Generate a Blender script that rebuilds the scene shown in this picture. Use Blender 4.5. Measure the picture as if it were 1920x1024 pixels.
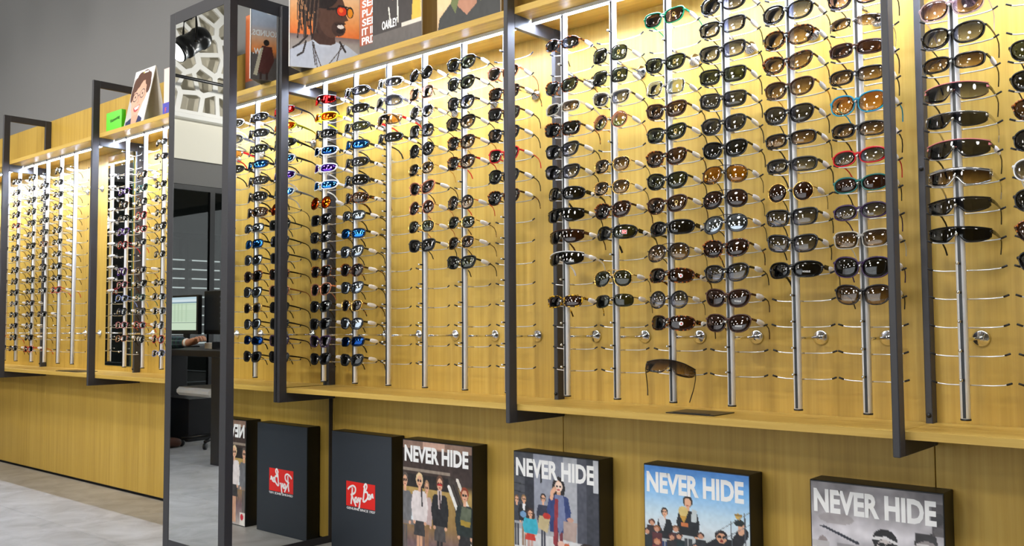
import bpy, math, random
import numpy as np
from mathutils import Vector, Matrix, Euler

for o in list(bpy.data.objects):
    bpy.data.objects.remove(o)
S = bpy.context.scene
COL = S.collection
random.seed(7)
PI = math.pi

# ------------------------------------------------------------------ camera
CAM = Vector((1.93611, -2.48897, 0.93001))
RIGHT = Vector((0.75587183, 0.65469151, -0.00606571))
UP = Vector((0.04046687, -0.03747, 0.99847806))
FWD = Vector((-0.65346783, 0.7549669, 0.05481583))
cam = bpy.data.cameras.new('camera')
cam_o = bpy.data.objects.new('camera', cam)
COL.objects.link(cam_o)
cam.sensor_fit = 'HORIZONTAL'
cam.sensor_width = 36.0
cam.lens = 1711.95 / 1920 * 36.0
cam.clip_start = 0.02
m = Matrix((RIGHT, UP, -FWD)).transposed().to_4x4()
m.translation = CAM
cam_o.matrix_world = m
S.camera = cam_o

# ------------------------------------------------------------------ world, exposure
W = bpy.data.worlds.new('daylight')
S.world = W
W.use_nodes = True
W.node_tree.nodes['Background'].inputs[0].default_value = (0.86, 0.93, 1.0, 1)
W.node_tree.nodes['Background'].inputs[1].default_value = 1.2
S.view_settings.view_transform = 'Standard'
S.view_settings.look = 'None'
S.view_settings.gamma = 1.0
S.view_settings.use_curve_mapping = False
S.view_settings.exposure = 0.22
S.cycles.use_denoising = True
S.cycles.transparent_max_bounces = 40
S.cycles.max_bounces = 10
S.cycles.glossy_bounces = 6
S.cycles.sample_clamp_indirect = 25.0
S.cycles.caustics_reflective = False
S.cycles.caustics_refractive = False

LAMP_POWER = 52.0       # each hanging spot lamp of the shop
LED_STRENGTH = 250.0     # the light strips under the upper shelves
DAY_POWER = 120.0       # daylight entering the shop front

def area(name, loc, rot, sx, sy, power, color=(1, 1, 1)):
    d = bpy.data.lights.new(name, 'AREA')
    d.shape = 'RECTANGLE'; d.size = sx; d.size_y = sy; d.energy = power; d.color = color
    o = bpy.data.objects.new(name, d); COL.objects.link(o)
    o.location = loc; o.rotation_euler = rot
    return o
# daylight through the glazed shop front, across the room from the display wall
area('shop_front_daylight', (-3.4, -8.36, 1.75), (math.radians(90), 0, 0), 9.6, 2.9, DAY_POWER, (0.95, 0.98, 1.0))

# ------------------------------------------------------------------ helpers
def s2l(c):
    c = c / 255.0
    return c / 12.92 if c <= 0.04045 else ((c + 0.055) / 1.055) ** 2.4
def rgb(r, g, b):
    return (s2l(r), s2l(g), s2l(b), 1.0)

def mat(name, color, rough=0.5, metal=0.0, spec=0.5, emit=None, estr=0.0, coat=0.0):
    M = bpy.data.materials.new(name); M.use_nodes = True
    b = M.node_tree.nodes['Principled BSDF']
    b.inputs['Base Color'].default_value = color
    b.inputs['Roughness'].default_value = rough
    b.inputs['Metallic'].default_value = metal
    b.inputs['Specular IOR Level'].default_value = spec
    b.inputs['Coat Weight'].default_value = coat
    if emit:
        b.inputs['Emission Color'].default_value = emit
        b.inputs['Emission Strength'].default_value = estr
    return M

def link(o, parent=None):
    COL.objects.link(o)
    if parent is not None:
        o.parent = parent
    return o

def mesh(name, verts, faces, smooth=False):
    me = bpy.data.meshes.new(name)
    me.from_pydata([tuple(v) for v in verts], [], faces)
    me.update()
    if smooth:
        me.shade_smooth() if hasattr(me, 'shade_smooth') else None
        for p in me.polygons:
            p.use_smooth = True
    return me

def obj(name, me, material=None, parent=None, loc=None, rot=None, slot=False):
    o = bpy.data.objects.new(name, me)
    link(o, parent)
    if material is not None:
        if slot:
            if len(me.materials) == 0:
                me.materials.append(None)
            o.material_slots[0].link = 'OBJECT'
            o.material_slots[0].material = material
        elif len(me.materials) == 0:
            me.materials.append(material)
    if loc is not None: o.location = loc
    if rot is not None: o.rotation_euler = rot
    return o

def empty(name, loc=(0, 0, 0), rot=(0, 0, 0)):
    o = bpy.data.objects.new(name, None)
    o.empty_display_size = 0.05
    COL.objects.link(o)
    o.location = loc; o.rotation_euler = rot
    return o

def tag(o, label, cat, group=None):
    o['label'] = label; o['category'] = cat
    if group: o['group'] = group
    return o

def struct(o, label=None, cat=None):
    o['kind'] = 'structure'
    if label: o['label'] = label
    if cat: o['category'] = cat
    return o

def box_geo(x0, x1, y0, y1, z0, z1, bev=0.0):
    """a box, its edges chamfered by bev"""
    if bev <= 0:
        v = [(x0, y0, z0), (x1, y0, z0), (x1, y1, z0), (x0, y1, z0), (x0, y0, z1), (x1, y0, z1), (x1, y1, z1), (x0, y1, z1)]
        f = [(0, 3, 2, 1), (4, 5, 6, 7), (0, 1, 5, 4), (1, 2, 6, 5), (2, 3, 7, 6), (3, 0, 4, 7)]
        return v, f
    v = []; idx = {}
    lo = (x0, y0, z0); hi = (x1, y1, z1)
    for sx in (0, 1):
        for sy in (0, 1):
            for sz in (0, 1):
                s = (sx, sy, sz)
                for ax in range(3):
                    p = []
                    for k in range(3):
                        base = hi[k] if s[k] else lo[k]
                        if k == ax: p.append(base)
                        else: p.append(base - bev if s[k] else base + bev)
                    idx[(s, ax)] = len(v); v.append(tuple(p))
    f = []
    for ax in range(3):
        a, b = [k for k in range(3) if k != ax]
        for s in (0, 1):
            q = []
            for (i, j) in ((0, 0), (1, 0), (1, 1), (0, 1)):
                c = [0, 0, 0]; c[ax] = s; c[a] = i; c[b] = j
                q.append(idx[(tuple(c), ax)])
            flip = (s == 0) ^ (ax == 1)
            f.append(tuple(reversed(q)) if flip else tuple(q))
    for ax in range(3):            # edges along ax
        a, b = [k for k in range(3) if k != ax]
        for i in (0, 1):
            for j in (0, 1):
                c0 = [0, 0, 0]; c0[a] = i; c0[b] = j; c1 = list(c0); c1[ax] = 1
                f.append((idx[(tuple(c0), a)], idx[(tuple(c1), a)], idx[(tuple(c1), b)], idx[(tuple(c0), b)]))
    for s in [(i, j, k) for i in (0, 1) for j in (0, 1) for k in (0, 1)]:
        f.append((idx[(s, 0)], idx[(s, 1)], idx[(s, 2)]))
    return v, f

def fix(me):
    import bmesh
    bm = bmesh.new(); bm.from_mesh(me)
    bmesh.ops.recalc_face_normals(bm, faces=bm.faces)
    bm.to_mesh(me); bm.free()
    return me

def box(name, x0, x1, y0, y1, z0, z1, material, parent=None, bev=0.0, loc=None, rot=None):
    v, f = box_geo(x0, x1, y0, y1, z0, z1, bev)
    me = mesh(name, v, f)
    if bev: fix(me)
    return obj(name, me, material, parent, loc, rot)

def tube_geo(path, rad, n=8, sec=None, up=(0, 0, 1), cap=True):
    """sweep a section along a path; rad is one number or one per point, or (w,h) pairs"""
    v = []; f = []
    P = [Vector(p) for p in path]
    for i, p in enumerate(P):
        a = P[max(i - 1, 0)]; b = P[min(i + 1, len(P) - 1)]
        t = (b - a).normalized()
        u = Vector(up)
        if abs(t.dot(u)) > 0.97: u = Vector((1, 0, 0))
        s = t.cross(u).normalized(); u2 = s.cross(t).normalized()
        r = rad[i] if isinstance(rad, list) else rad
        rw, rh = r if isinstance(r, (list, tuple)) else (r, r)
        for k in range(n):
            an = 2 * PI * (k + 0.5) / n
            c, d = math.cos(an), math.sin(an)
            if sec == 'rect':
                q = max(abs(c), abs(d)); c, d = c / q, d / q
                c = max(-1, min(1, c)); d = max(-1, min(1, d))
            v.append(p + s * (rw * c) + u2 * (rh * d))
    m_ = len(P)
    for i in range(m_ - 1):
        for k in range(n):
            k2 = (k + 1) % n
            f.append((i * n + k, i * n + k2, (i + 1) * n + k2, (i + 1) * n + k))
    if cap:
        f.append(tuple(reversed(range(n)))); f.append(tuple(range((m_ - 1) * n, m_ * n)))
    return v, f

def join(*geos):
    V = []; F = []
    for v, f in geos:
        o = len(V); V += list(v); F += [tuple(i + o for i in q) for q in f]
    return V, F

def tube(name, path, rad, material, parent=None, n=8, sec=None, smooth=True, loc=None, up=(0, 0, 1)):
    v, f = tube_geo(path, rad, n, sec, up)
    return obj(name, fix(mesh(name, v, f, smooth)), material, parent, loc)

def lathe_geo(prof, n=16, axis='z'):
    """prof: list of (r, h)"""
    v = []; f = []
    for r, h in prof:
        for k in range(n):
            a = 2 * PI * k / n
            p = (r * math.cos(a), r * math.sin(a), h)
            if axis == 'y': p = (p[0], p[2], p[1])
            v.append(p)
    for i in range(len(prof) - 1):
        for k in range(n):
            k2 = (k + 1) % n
            f.append((i * n + k, i * n + k2, (i + 1) * n + k2, (i + 1) * n + k))
    f.append(tuple(reversed(range(n)))); f.append(tuple(range((len(prof) - 1) * n, len(prof) * n)))
    return v, f

def prism(name, pts, z0, z1, material, parent=None, loc=None):
    n = len(pts)
    v = [(x, y, z0) for x, y in pts] + [(x, y, z1) for x, y in pts]
    f = [tuple(reversed(range(n))), tuple(range(n, 2 * n))] + [(i, (i + 1) % n, n + (i + 1) % n, n + i) for i in range(n)]
    return obj(name, fix(mesh(name, v, f)), material, parent, loc)

def ords(n):
    return {1: '1st', 2: '2nd', 3: '3rd'}.get(n, '%dth' % n)

# ------------------------------------------------------------------ materials
def oak(name, c1, c2, c3, axis='z', rough=0.42):
    M = bpy.data.materials.new(name); M.use_nodes = True
    N = M.node_tree.nodes; L = M.node_tree.links
    b = N['Principled BSDF']; b.inputs['Roughness'].default_value = rough
    b.inputs['Specular IOR Level'].default_value = 0.35
    tc = N.new('ShaderNodeTexCoord'); mp = N.new('ShaderNodeMapping')
    sc = {'z': (60, 60, 1.6), 'x': (1.6, 60, 60)}[axis]
    mp.inputs['Scale'].default_value = sc
    L.new(tc.outputs['Object'], mp.inputs['Vector'])
    n1 = N.new('ShaderNodeTexNoise'); n1.inputs['Scale'].default_value = 1.0; n1.inputs['Detail'].default_value = 5; n1.inputs['Roughness'].default_value = 0.65
    L.new(mp.outputs[0], n1.inputs['Vector'])
    mp2 = N.new('ShaderNodeMapping'); mp2.inputs['Scale'].default_value = {'z': (7, 7, .35), 'x': (.35, 7, 7)}[axis]
    L.new(tc.outputs['Object'], mp2.inputs['Vector'])
    n2 = N.new('ShaderNodeTexNoise'); n2.inputs['Scale'].default_value = 1.0; n2.inputs['Detail'].default_value = 3
    L.new(mp2.outputs[0], n2.inputs['Vector'])
    ad = N.new('ShaderNodeMath'); ad.operation = 'MULTIPLY_ADD'; ad.inputs[1].default_value = 0.55
    L.new(n1.outputs['Fac'], ad.inputs[0]); 
    m2 = N.new('ShaderNodeMath'); m2.operation = 'MULTIPLY'; m2.inputs[1].default_value = 0.45
    L.new(n2.outputs['Fac'], m2.inputs[0]); L.new(m2.outputs[0], ad.inputs[2])
    r = N.new('ShaderNodeValToRGB')
    e = r.color_ramp.elements
    e[0].position = 0.33; e[0].color = c1; e[1].position = 0.67; e[1].color = c3
    k = e.new(0.5); k.color = c2
    L.new(ad.outputs[0], r.inputs['Fac']); L.new(r.outputs['Color'], b.inputs['Base Color'])
    bp = N.new('ShaderNodeBump'); bp.inputs['Strength'].default_value = 0.08; bp.inputs['Distance'].default_value = 0.002
    L.new(n1.outputs['Fac'], bp.inputs['Height']); L.new(bp.outputs[0], b.inputs['Normal'])
    return M

OAK = oak('oak_veneer', rgb(168, 134, 54), rgb(188, 153, 68), rgb(202, 168, 82))
OAKX = oak('oak_edge', rgb(174, 140, 62), rgb(198, 162, 78), rgb(212, 180, 98), 'x')
STEEL = mat('charcoal_powder_coat', rgb(56, 55, 58), 0.5, 0.0, 0.45)
BLACKP = mat('black_plastic', rgb(18, 18, 20), 0.35)
RUBBER = mat('black_rubber', rgb(14, 14, 15), 0.6)
ALU = mat('satin_aluminium', rgb(238, 239, 242), 0.36, 0.2)
CHROME = mat('chrome', rgb(232, 233, 236), 0.1, 1.0)
WIRE = mat('polished_wire', rgb(232, 232, 232), 0.22, 0.6)
MIRROR = mat('mirror_silver', (0.9, 0.92, 0.91, 1), 0.0, 1.0)
LED = mat('led_diffuser', (1, 1, 1, 1), 0.4, emit=(0.70, 0.80, 1.0, 1), estr=LED_STRENGTH)
GREYW = mat('grey_wall_paint', rgb(116, 115, 114), 0.85)
CEIL = mat('white_ceiling_paint', rgb(225, 225, 222), 0.9)
CREAM = mat('cream_paint', rgb(236, 232, 218), 0.8)
BEIGE = mat('beige_paint', rgb(196, 190, 174), 0.85)
WHITEM = mat('white_lacquer', rgb(240, 239, 235), 0.5)
BLACKM = mat('black_desk_laminate', rgb(30, 30, 33), 0.35)
BLACKC = mat('black_card', rgb(13, 14, 17), 0.45)
NAVYC = mat('black_blue_card', rgb(38, 44, 52), 0.42)
PAPER = mat('white_card', rgb(235, 232, 226), 0.6)
TAGW = mat('milky_tag_plastic', rgb(246, 245, 248), 0.35)

def concrete():
    M = bpy.data.materials.new('concrete_tile'); M.use_nodes = True
    N = M.node_tree.nodes; L = M.node_tree.links
    b = N['Principled BSDF']; b.inputs['Roughness'].default_value = 0.4
    tc = N.new('ShaderNodeTexCoord'); geo = N.new('ShaderNodeNewGeometry')
    oi = N.new('ShaderNodeObjectInfo')
    n1 = N.new('ShaderNodeTexNoise'); n1.inputs['Scale'].default_value = 5.5; n1.inputs['Detail'].default_value = 8; n1.inputs['Roughness'].default_value = 0.62
    n1.inputs['Distortion'].default_value = 0.6
    L.new(geo.outputs['Position'], n1.inputs['Vector'])
    r = N.new('ShaderNodeValToRGB'); e = r.color_ramp.elements
    e[0].position = 0.3; e[0].color = rgb(150, 149, 146); e[1].position = 0.7; e[1].color = rgb(194, 194, 193)
    L.new(n1.outputs['Fac'], r.inputs['Fac'])
    hs = N.new('ShaderNodeHueSaturation')
    mr = N.new('ShaderNodeMapRange'); mr.inputs['To Min'].default_value = 0.9; mr.inputs['To Max'].default_value = 1.08
    L.new(oi.outputs['Random'], mr.inputs['Value']); L.new(mr.outputs[0], hs.inputs['Value'])
    L.new(r.outputs['Color'], hs.inputs['Color']); L.new(hs.outputs[0], b.inputs['Base Color'])
    return M
CONC = concrete()

def lens_mat(name, top, bottom=None, refl=0.045, mirror=None, mfac=0.0):
    """tinted see-through lens; top / bottom transmission colours make a graded tint"""
    M = bpy.data.materials.new(name); M.use_nodes = True
    N = M.node_tree.nodes; L = M.node_tree.links
    N.remove(N['Principled BSDF']); out = N['Material Output']
    tr = N.new('ShaderNodeBsdfTransparent'); tr.inputs[0].default_value = top
    if bottom is not None:
        tc = N.new('ShaderNodeTexCoord'); sp = N.new('ShaderNodeSeparateXYZ')
        L.new(tc.outputs['Generated'], sp.inputs[0])
        r = N.new('ShaderNodeValToRGB'); e = r.color_ramp.elements
        e[0].position = 0.12; e[0].color = bottom; e[1].position = 0.85; e[1].color = top
        L.new(sp.outputs['Z'], r.inputs['Fac']); L.new(r.outputs['Color'], tr.inputs[0])
    gl = N.new('ShaderNodeBsdfGlossy'); gl.inputs['Roughness'].default_value = 0.015
    gl.inputs['Color'].default_value = mirror or (1, 1, 1, 1)
    fr = N.new('ShaderNodeFresnel'); fr.inputs['IOR'].default_value = 1.5
    mx = N.new('ShaderNodeMath'); mx.operation = 'MAXIMUM'; mx.inputs[1].default_value = max(refl, mfac)
    L.new(fr.outputs[0], mx.inputs[0])
    ms = N.new('ShaderNodeMixShader')
    L.new(mx.outputs[0], ms.inputs[0]); L.new(tr.outputs[0], ms.inputs[1]); L.new(gl.outputs[0], ms.inputs[2])
    L.new(ms.outputs[0], out.inputs['Surface'])
    return M

def T(r, g, b):   # transmission of one face; two faces multiply
    return (r ** .5, g ** .5, b ** .5, 1)
LENS = {
    'green': lens_mat('lens_green', T(.045, .055, .03)),
    'black': lens_mat('lens_black', T(.018, .018, .018)),
    'grey': lens_mat('lens_grey', T(.06, .062, .08)),
    'brown': lens_mat('lens_brown', T(.075, .042, .02)),
    'darkbrown': lens_mat('lens_dark_brown', T(.05, .022, .014)),
    'browngrad': lens_mat('lens_brown_graded', T(.055, .036, .026), T(.42, .32, .21)),
    'greygrad': lens_mat('lens_grey_graded', T(.040, .042, .058), T(.36, .37, .47)),
    'bluegrad': lens_mat('lens_blue_graded', T(.05, .055, .1), T(.6, .6, .66)),
    'pinkgreen': lens_mat('lens_pink_green', T(.42, .17, .13), T(.2, .3, .06), .09),
    'amber': lens_mat('lens_amber', T(.35, .16, .005)),
    'paleblue': lens_mat('lens_pale', T(.42, .46, .42)),
    'palepink': lens_mat('lens_pale_pink', T(.5, .36, .32), T(.75, .66, .62)),
    'tan': lens_mat('lens_tan', T(.5, .27, .1)),
    'orangegrad': lens_mat('lens_orange_graded', T(.32, .14, .03), T(.8, .5, .2)),
    'purplegrad': lens_mat('lens_purple_graded', T(.1, .05, .09), T(.65, .5, .55)),
    'bluem': lens_mat('lens_blue_mirror', T(.02, .03, .08), mirror=rgb(60, 150, 255), mfac=.55),
    'purplem': lens_mat('lens_purple_mirror', T(.04, .02, .08), mirror=rgb(120, 70, 235), mfac=.55),
    'navym': lens_mat('lens_navy_mirror', T(.02, .03, .05), mirror=rgb(40, 90, 170), mfac=.4),
    'orangem': lens_mat('lens_orange_mirror', T(.3, .06, .005), mirror=rgb(255, 110, 20), mfac=.4),
    'redm': lens_mat('lens_red_mirror', T(.35, .01, .01), mirror=rgb(255, 40, 40), mfac=.25),
    'silverm': lens_mat('lens_silver_mirror', T(.03, .03, .035), mirror=rgb(215, 225, 235), mfac=.42),
    'clear': lens_mat('lens_clear', (.985, .985, .985, 1), refl=.035),
}

def tort_mat():
    M = bpy.data.materials.new('tortoiseshell'); M.use_nodes = True
    N = M.node_tree.nodes; L = M.node_tree.links
    b = N['Principled BSDF']; b.inputs['Roughness'].default_value = 0.12
    tc = N.new('ShaderNodeTexCoord')
    n = N.new('ShaderNodeTexNoise'); n.inputs['Scale'].default_value = 130; n.inputs['Detail'].default_value = 2
    L.new(tc.outputs['Object'], n.inputs['Vector'])
    r = N.new('ShaderNodeValToRGB'); e = r.color_ramp.elements
    e[0].position = 0.45; e[0].color = rgb(28, 14, 8); e[1].position = 0.66; e[1].color = rgb(186, 98, 26)
    k = e.new(0.55); k.color = rgb(74, 34, 14)
    L.new(n.outputs['Fac'], r.inputs['Fac']); L.new(r.outputs['Color'], b.inputs['Base Color'])
    return M
def crystal_mat(name, col):
    M = mat(name, col, 0.08)
    M.node_tree.nodes['Principled BSDF'].inputs['Alpha'].default_value = 0.42
    return M
def ytort():
    M = tort_mat(); M.name = 'yellow_tortoiseshell'
    r = [n for n in M.node_tree.nodes if n.type == 'VALTORGB'][0].color_ramp.elements
    r[0].color = rgb(50, 30, 8); r[1].color = rgb(190, 140, 20); r[2].color = rgb(240, 190, 30)
    return M
FR = {
    'black': mat('acetate_black', rgb(12, 12, 14), 0.14),
    'matte': mat('acetate_matte_black', rgb(24, 24, 27), 0.4),
    'tort': tort_mat(), 'ytort': ytort(),
    'gold': mat('metal_gold', rgb(214, 172, 96), 0.2, 1.0),
    'silver': mat('metal_silver', rgb(205, 205, 208), 0.18, 1.0),
    'gun': mat('metal_gunmetal', rgb(60, 58, 60), 0.25, 1.0),
    'white': mat('plastic_white', rgb(238, 238, 240), 0.3),
    'red': mat('acetate_red', rgb(200, 22, 34), 0.18),
    'turq': mat('acetate_turquoise', rgb(28, 148, 188), 0.2),
    'kelly': mat('acetate_green', rgb(10, 138, 92), 0.2),
    'yellow': mat('plastic_yellow', rgb(226, 216, 10), 0.3),
    'crystal': crystal_mat('acetate_crystal', rgb(220, 218, 210)),
    'crystalpink': crystal_mat('acetate_crystal_pink', rgb(226, 196, 204)),
    'brown': mat('acetate_brown', rgb(70, 38, 24), 0.2),
    'rose': mat('metal_rose', rgb(214, 140, 104), 0.25, 0.6),
    'purple': mat('acetate_purple', rgb(56, 34, 72), 0.2),
    'violet': mat('acetate_violet', rgb(112, 60, 170), 0.25),
    'grey': mat('plastic_grey', rgb(92, 90, 96), 0.35),
    'pink': mat('acetate_pink', rgb(226, 130, 140), 0.25),
    'teal': mat('acetate_teal', rgb(30, 104, 98), 0.25),
    'navy': mat('acetate_navy', rgb(24, 30, 66), 0.25),
    'sky': mat('acetate_sky', rgb(140, 160, 226), 0.25),
    'orange': mat('acetate_orange', rgb(232, 96, 22), 0.25),
}
FRW = dict(black='black', matte='matte black', tort='tortoiseshell', ytort='yellow tortoiseshell', gold='gold', silver='silver', gun='gunmetal',
           white='white', red='red', turq='turquoise', kelly='green', yellow='yellow', crystal='crystal', crystalpink='pale pink', brown='brown',
           rose='rose-gold', purple='dark purple', violet='violet', grey='grey', pink='pink', teal='teal', navy='navy', sky='pale blue', orange='orange')
LNW = dict(green='green-lens', black='black-lens', grey='grey-lens', brown='brown-lens', darkbrown='dark-brown-lens', browngrad='brown-gradient', greygrad='grey-gradient',
           bluegrad='blue-gradient', pinkgreen='pink-lens', amber='amber-lens', paleblue='pale-lens', palepink='pale-pink-lens', tan='tan-lens',
           orangegrad='orange-gradient', purplegrad='purple-gradient', bluem='blue-mirrored', purplem='purple-mirrored', navym='navy-mirrored',
           orangem='orange-mirrored', redm='red-mirrored', silverm='silver-mirrored', clear='clear-lens')

# ------------------------------------------------------------------ layout (metres)
FX = [-5.41, -4.189, -2.962, -1.2443, 0.0, 1.2, 2.4]        # left faces of the black frames
FW_, FD, PD = 0.0174, 0.288, 0.038
ZB, ZT = 0.612, 2.256
SL0, SL1 = 0.651, 0.670      # lower shelf
SU0, SU1 = 1.945, 1.967      # upper shelf
SY = -0.25
MBX0, MBX1, MBY = -1.712, -1.2443, -0.52     # mirror pillar
XE = -9.0                    # end wall of the shop
YF = -8.5                    # glazed shop front
XR = 5.2
ZC = 5.7

# ------------------------------------------------------------------ the setting
fl = obj('floor', mesh('floor', *box_geo(XE - 3, XR, YF, 0.2, -0.12, -0.008)), mat('tile_grout', rgb(116, 115, 112), 0.8))
struct(fl, 'grey concrete-look tiled floor of the shop', 'floor')
TW, TL = 0.6, 1.2
tile_me = None
for i in range(-8, 5):
    for j in range(0, 9):
        x0 = i * TL + (0.4 * (j % 3)); y1 = -0.004 - j * TW
        if tile_me is None:
            v, f = box_geo(0.001, TL - 0.001, -TW + 0.001, -0.001, -0.012, 0.0, 0.001)
            tile_me = fix(mesh('tile', v, f)); tile_me.materials.append(CONC)
        if x0 < XE + 0.1 or x0 + TL > XR: continue
        obj('tile', tile_me, None, fl, (x0, y1, 0))

wd = obj('wall_display', mesh('wall_display', *box_geo(XE, XR, 0.045, 0.25, 0, ZC)), GREYW)
struct(wd, 'dark grey painted wall behind the oak display panels', 'wall')
edges = [XE + .02, -7.86, -6.64, -5.41, -4.1803, -2.953, -1.7, -1.2356, 0.0087, 1.2087, 2.4087, 3.6, XR - .02]
for a, b in zip(edges[:-1], edges[1:]):
    box('oak_panel', a + 0.0012, b - 0.0012, 0.0, 0.044, 0.012, 0.655, OAK, wd, 0.001)
    box('oak_panel', a + 0.0012, b - 0.0012, 0.0, 0.044, 0.657, ZT + 0.006, OAK, wd, 0.001)
box('plinth', XE + .02, XR - .02, 0.012, 0.044, 0.0, 0.011, BLACKP, wd)

we = obj('wall_end', mesh('wall_end', *box_geo(XE - 0.12, XE, YF, 0.045, 3.08, ZC)), BEIGE)
struct(we, 'beige end wall of the shop above the glass partition', 'wall')
box('bulkhead', XE, XE + 0.05, YF, 0.04, 3.08, 3.6, CREAM, we)
box('ledge', XE, XE + 0.16, YF, 0.04, 3.6, 3.66, WHITEM, we, 0.004)
box('lintel', XE - 0.1, XE + 0.02, YF, 0.04, 2.76, 3.078, GREYW, we)
wr = struct(obj('wall_right', mesh('wall_right', *box_geo(XR, XR + 0.1, YF, 0.25, 0, ZC)), GREYW), 'grey side wall at the far right of the shop', 'wall')
ce = struct(obj('ceiling', mesh('ceiling', *box_geo(XE - 3, XR, YF, 0.25, ZC, ZC + 0.1)), CEIL), 'high white shop ceiling', 'ceiling')
wf = obj('wall_front', mesh('wall_front', *box_geo(XE - 3, XR, YF - 0.1, YF, 3.4, ZC)), BEIGE)
struct(wf, 'beige wall over the glazed shop front', 'wall')
box('sill_wall', XE - 3, XR, YF - 0.1, YF, 0.0, 0.3, GREYW, wf)
box('side_pier', 1.6, XR, YF - 0.1, YF, 0.3, 3.4, BEIGE, wf)
box('side_pier', XE - 3, -8.6, YF - 0.1, YF, 0.3, 3.4, BEIGE, wf)
PANE = lens_mat('window_glass', (.95, .97, .97, 1), refl=.05)
wi = obj('window_1', mesh('window_1', *box_geo(-8.6, 1.6, YF - 0.07, YF - 0.03, 1.82, 1.88)), STEEL)
struct(wi, 'tall mullioned shop-front window facing the display wall', 'window')
xs = [-8.6 + 10.2 * k / 6 for k in range(7)]
for x in xs:
    box('mullion', x - .03, x + .03, YF - .08, YF - .02, 0.3, 3.4, STEEL, wi)
for a, b in zip(xs[:-1], xs[1:]):
    box('pane', a + .03, b - .03, YF - .055, YF - .045, 0.3, 1.82, PANE, wi)
    box('pane', a + .03, b - .03, YF - .055, YF - .045, 1.88, 3.4, PANE, wi)

# ------------------------------------------------------------------ black steel frames
frame_label = {0: 'black steel shelf frame outside the left picture edge', 1: 'leftmost black steel shelf frame standing out from the oak wall',
               2: 'black steel shelf frame left of the tall mirror pillar', 3: 'black steel shelf frame fixed against the tall mirror pillar side',
               4: 'black steel shelf frame dividing the two central sunglasses bays', 5: 'black steel shelf frame nearest the right picture edge',
               6: 'black steel shelf frame beyond the right picture edge'}
bolt_me = fix(mesh('bolt', *lathe_geo([(.006, 0), (.006, -.003), (.004, -.006)], 10, 'y'), True)); bolt_me.materials.append(BLACKP)
for i, x in enumerate(FX):
    t = tag(empty('bay_divider', (x, 0, ZB)), frame_label[i], 'bay divider', 'black bay dividers')
    h = ZT - ZB
    w = FW_
    box('front_post', 0, w, -FD, -FD + PD, 0, h, STEEL, t, 0.002)
    box('back_post', 0, w, -PD, -0.0005, 0, h, STEEL, t, 0.002)
    box('top_bar', 0.0003, w - .0003, -FD + PD, -PD, h - PD, h, STEEL, t, 0.001)
    box('middle_bar', 0.0003, w - .0003, -FD + PD, -PD, 1.9 - ZB, SU0 - ZB, STEEL, t, 0.001)
    box('bottom_bar', 0.0003, w - .0003, -FD + PD, -PD, 0, SL0 - ZB, STEEL, t, 0.001)
    for z in (SL1 + .02 - ZB, 1.32 - ZB):
        obj('bolt', bolt_me, None, t, (w / 2, -PD, z))

# ------------------------------------------------------------------ shelves and light strips
bays = [(0, 1, 'at left edge', FX[0], FX[1]), (1, 2, 'far left', FX[1], FX[2]), (2, 3, 'left of mirror', FX[2], None), (3, 4, 'right of mirror', FX[3], FX[4]),
        (4, 5, 'second right of mirror', FX[4], FX[5]), (5, 6, 'rightmost', FX[5], FX[6])]
bayw = {'at left edge': 'in the bay at the left picture edge', 'far left': 'in the far left optical bay', 'left of mirror': 'in the bay just left of the mirror pillar',
        'right of mirror': 'in the bay just right of the mirror pillar', 'second right of mirror': 'in the second bay right of the mirror pillar', 'rightmost': 'in the rightmost bay'}
for (i, j, nm, xa, xb) in bays:
    a = xa + FW_ / 2 + .0007
    b = (xb + FW_ / 2 - .0007) if xb is not None else MBX0 - 0.004
    hw = FW_ / 2 + .0005
    for (z0, z1, which) in ((SL0, SL1, 'lower'), (SU0, SU1, 'upper')):
        bb = b - hw if xb is not None else b
        pts = [(a, SY), (b, SY), (b, -PD - .001), (bb, -PD - .001), (bb, -.001), (a + hw, -.001), (a + hw, -PD - .001), (a, -PD - .001)]
        if xb is None:
            pts = [(a, SY), (b, SY), (b, -.001), (a + hw, -.001), (a + hw, -PD - .001), (a, -PD - .001)]
        s = prism('shelf_board', pts, z0, z1, OAKX)
        tag(s, 'oak %s shelf board %s' % (which, bayw[nm]), 'shelf', 'oak shelf boards')
    la = xa + FW_ + .004; lb = (xb if xb is not None else MBX0) - .006
    t = tag(empty('led_strip', ((la + lb) / 2, -.158, SU0)), 'glowing light strip under upper shelf %s' % bayw[nm], 'light strip', 'light strips under the upper shelves')
    hl = (lb - la) / 2
    gv = join(box_geo(-hl, hl, -.0115, .0115, -.004, -.0004), box_geo(-hl, hl, -.0115, -.0095, -.0125, -.004), box_geo(-hl, hl, .0095, .0115, -.0125, -.004))
    obj('channel', mesh('channel', *gv), ALU, t)
    box('diffuser', -hl, hl, -.0093, .0093, -.0080, -.0042, LED, t)

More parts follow.
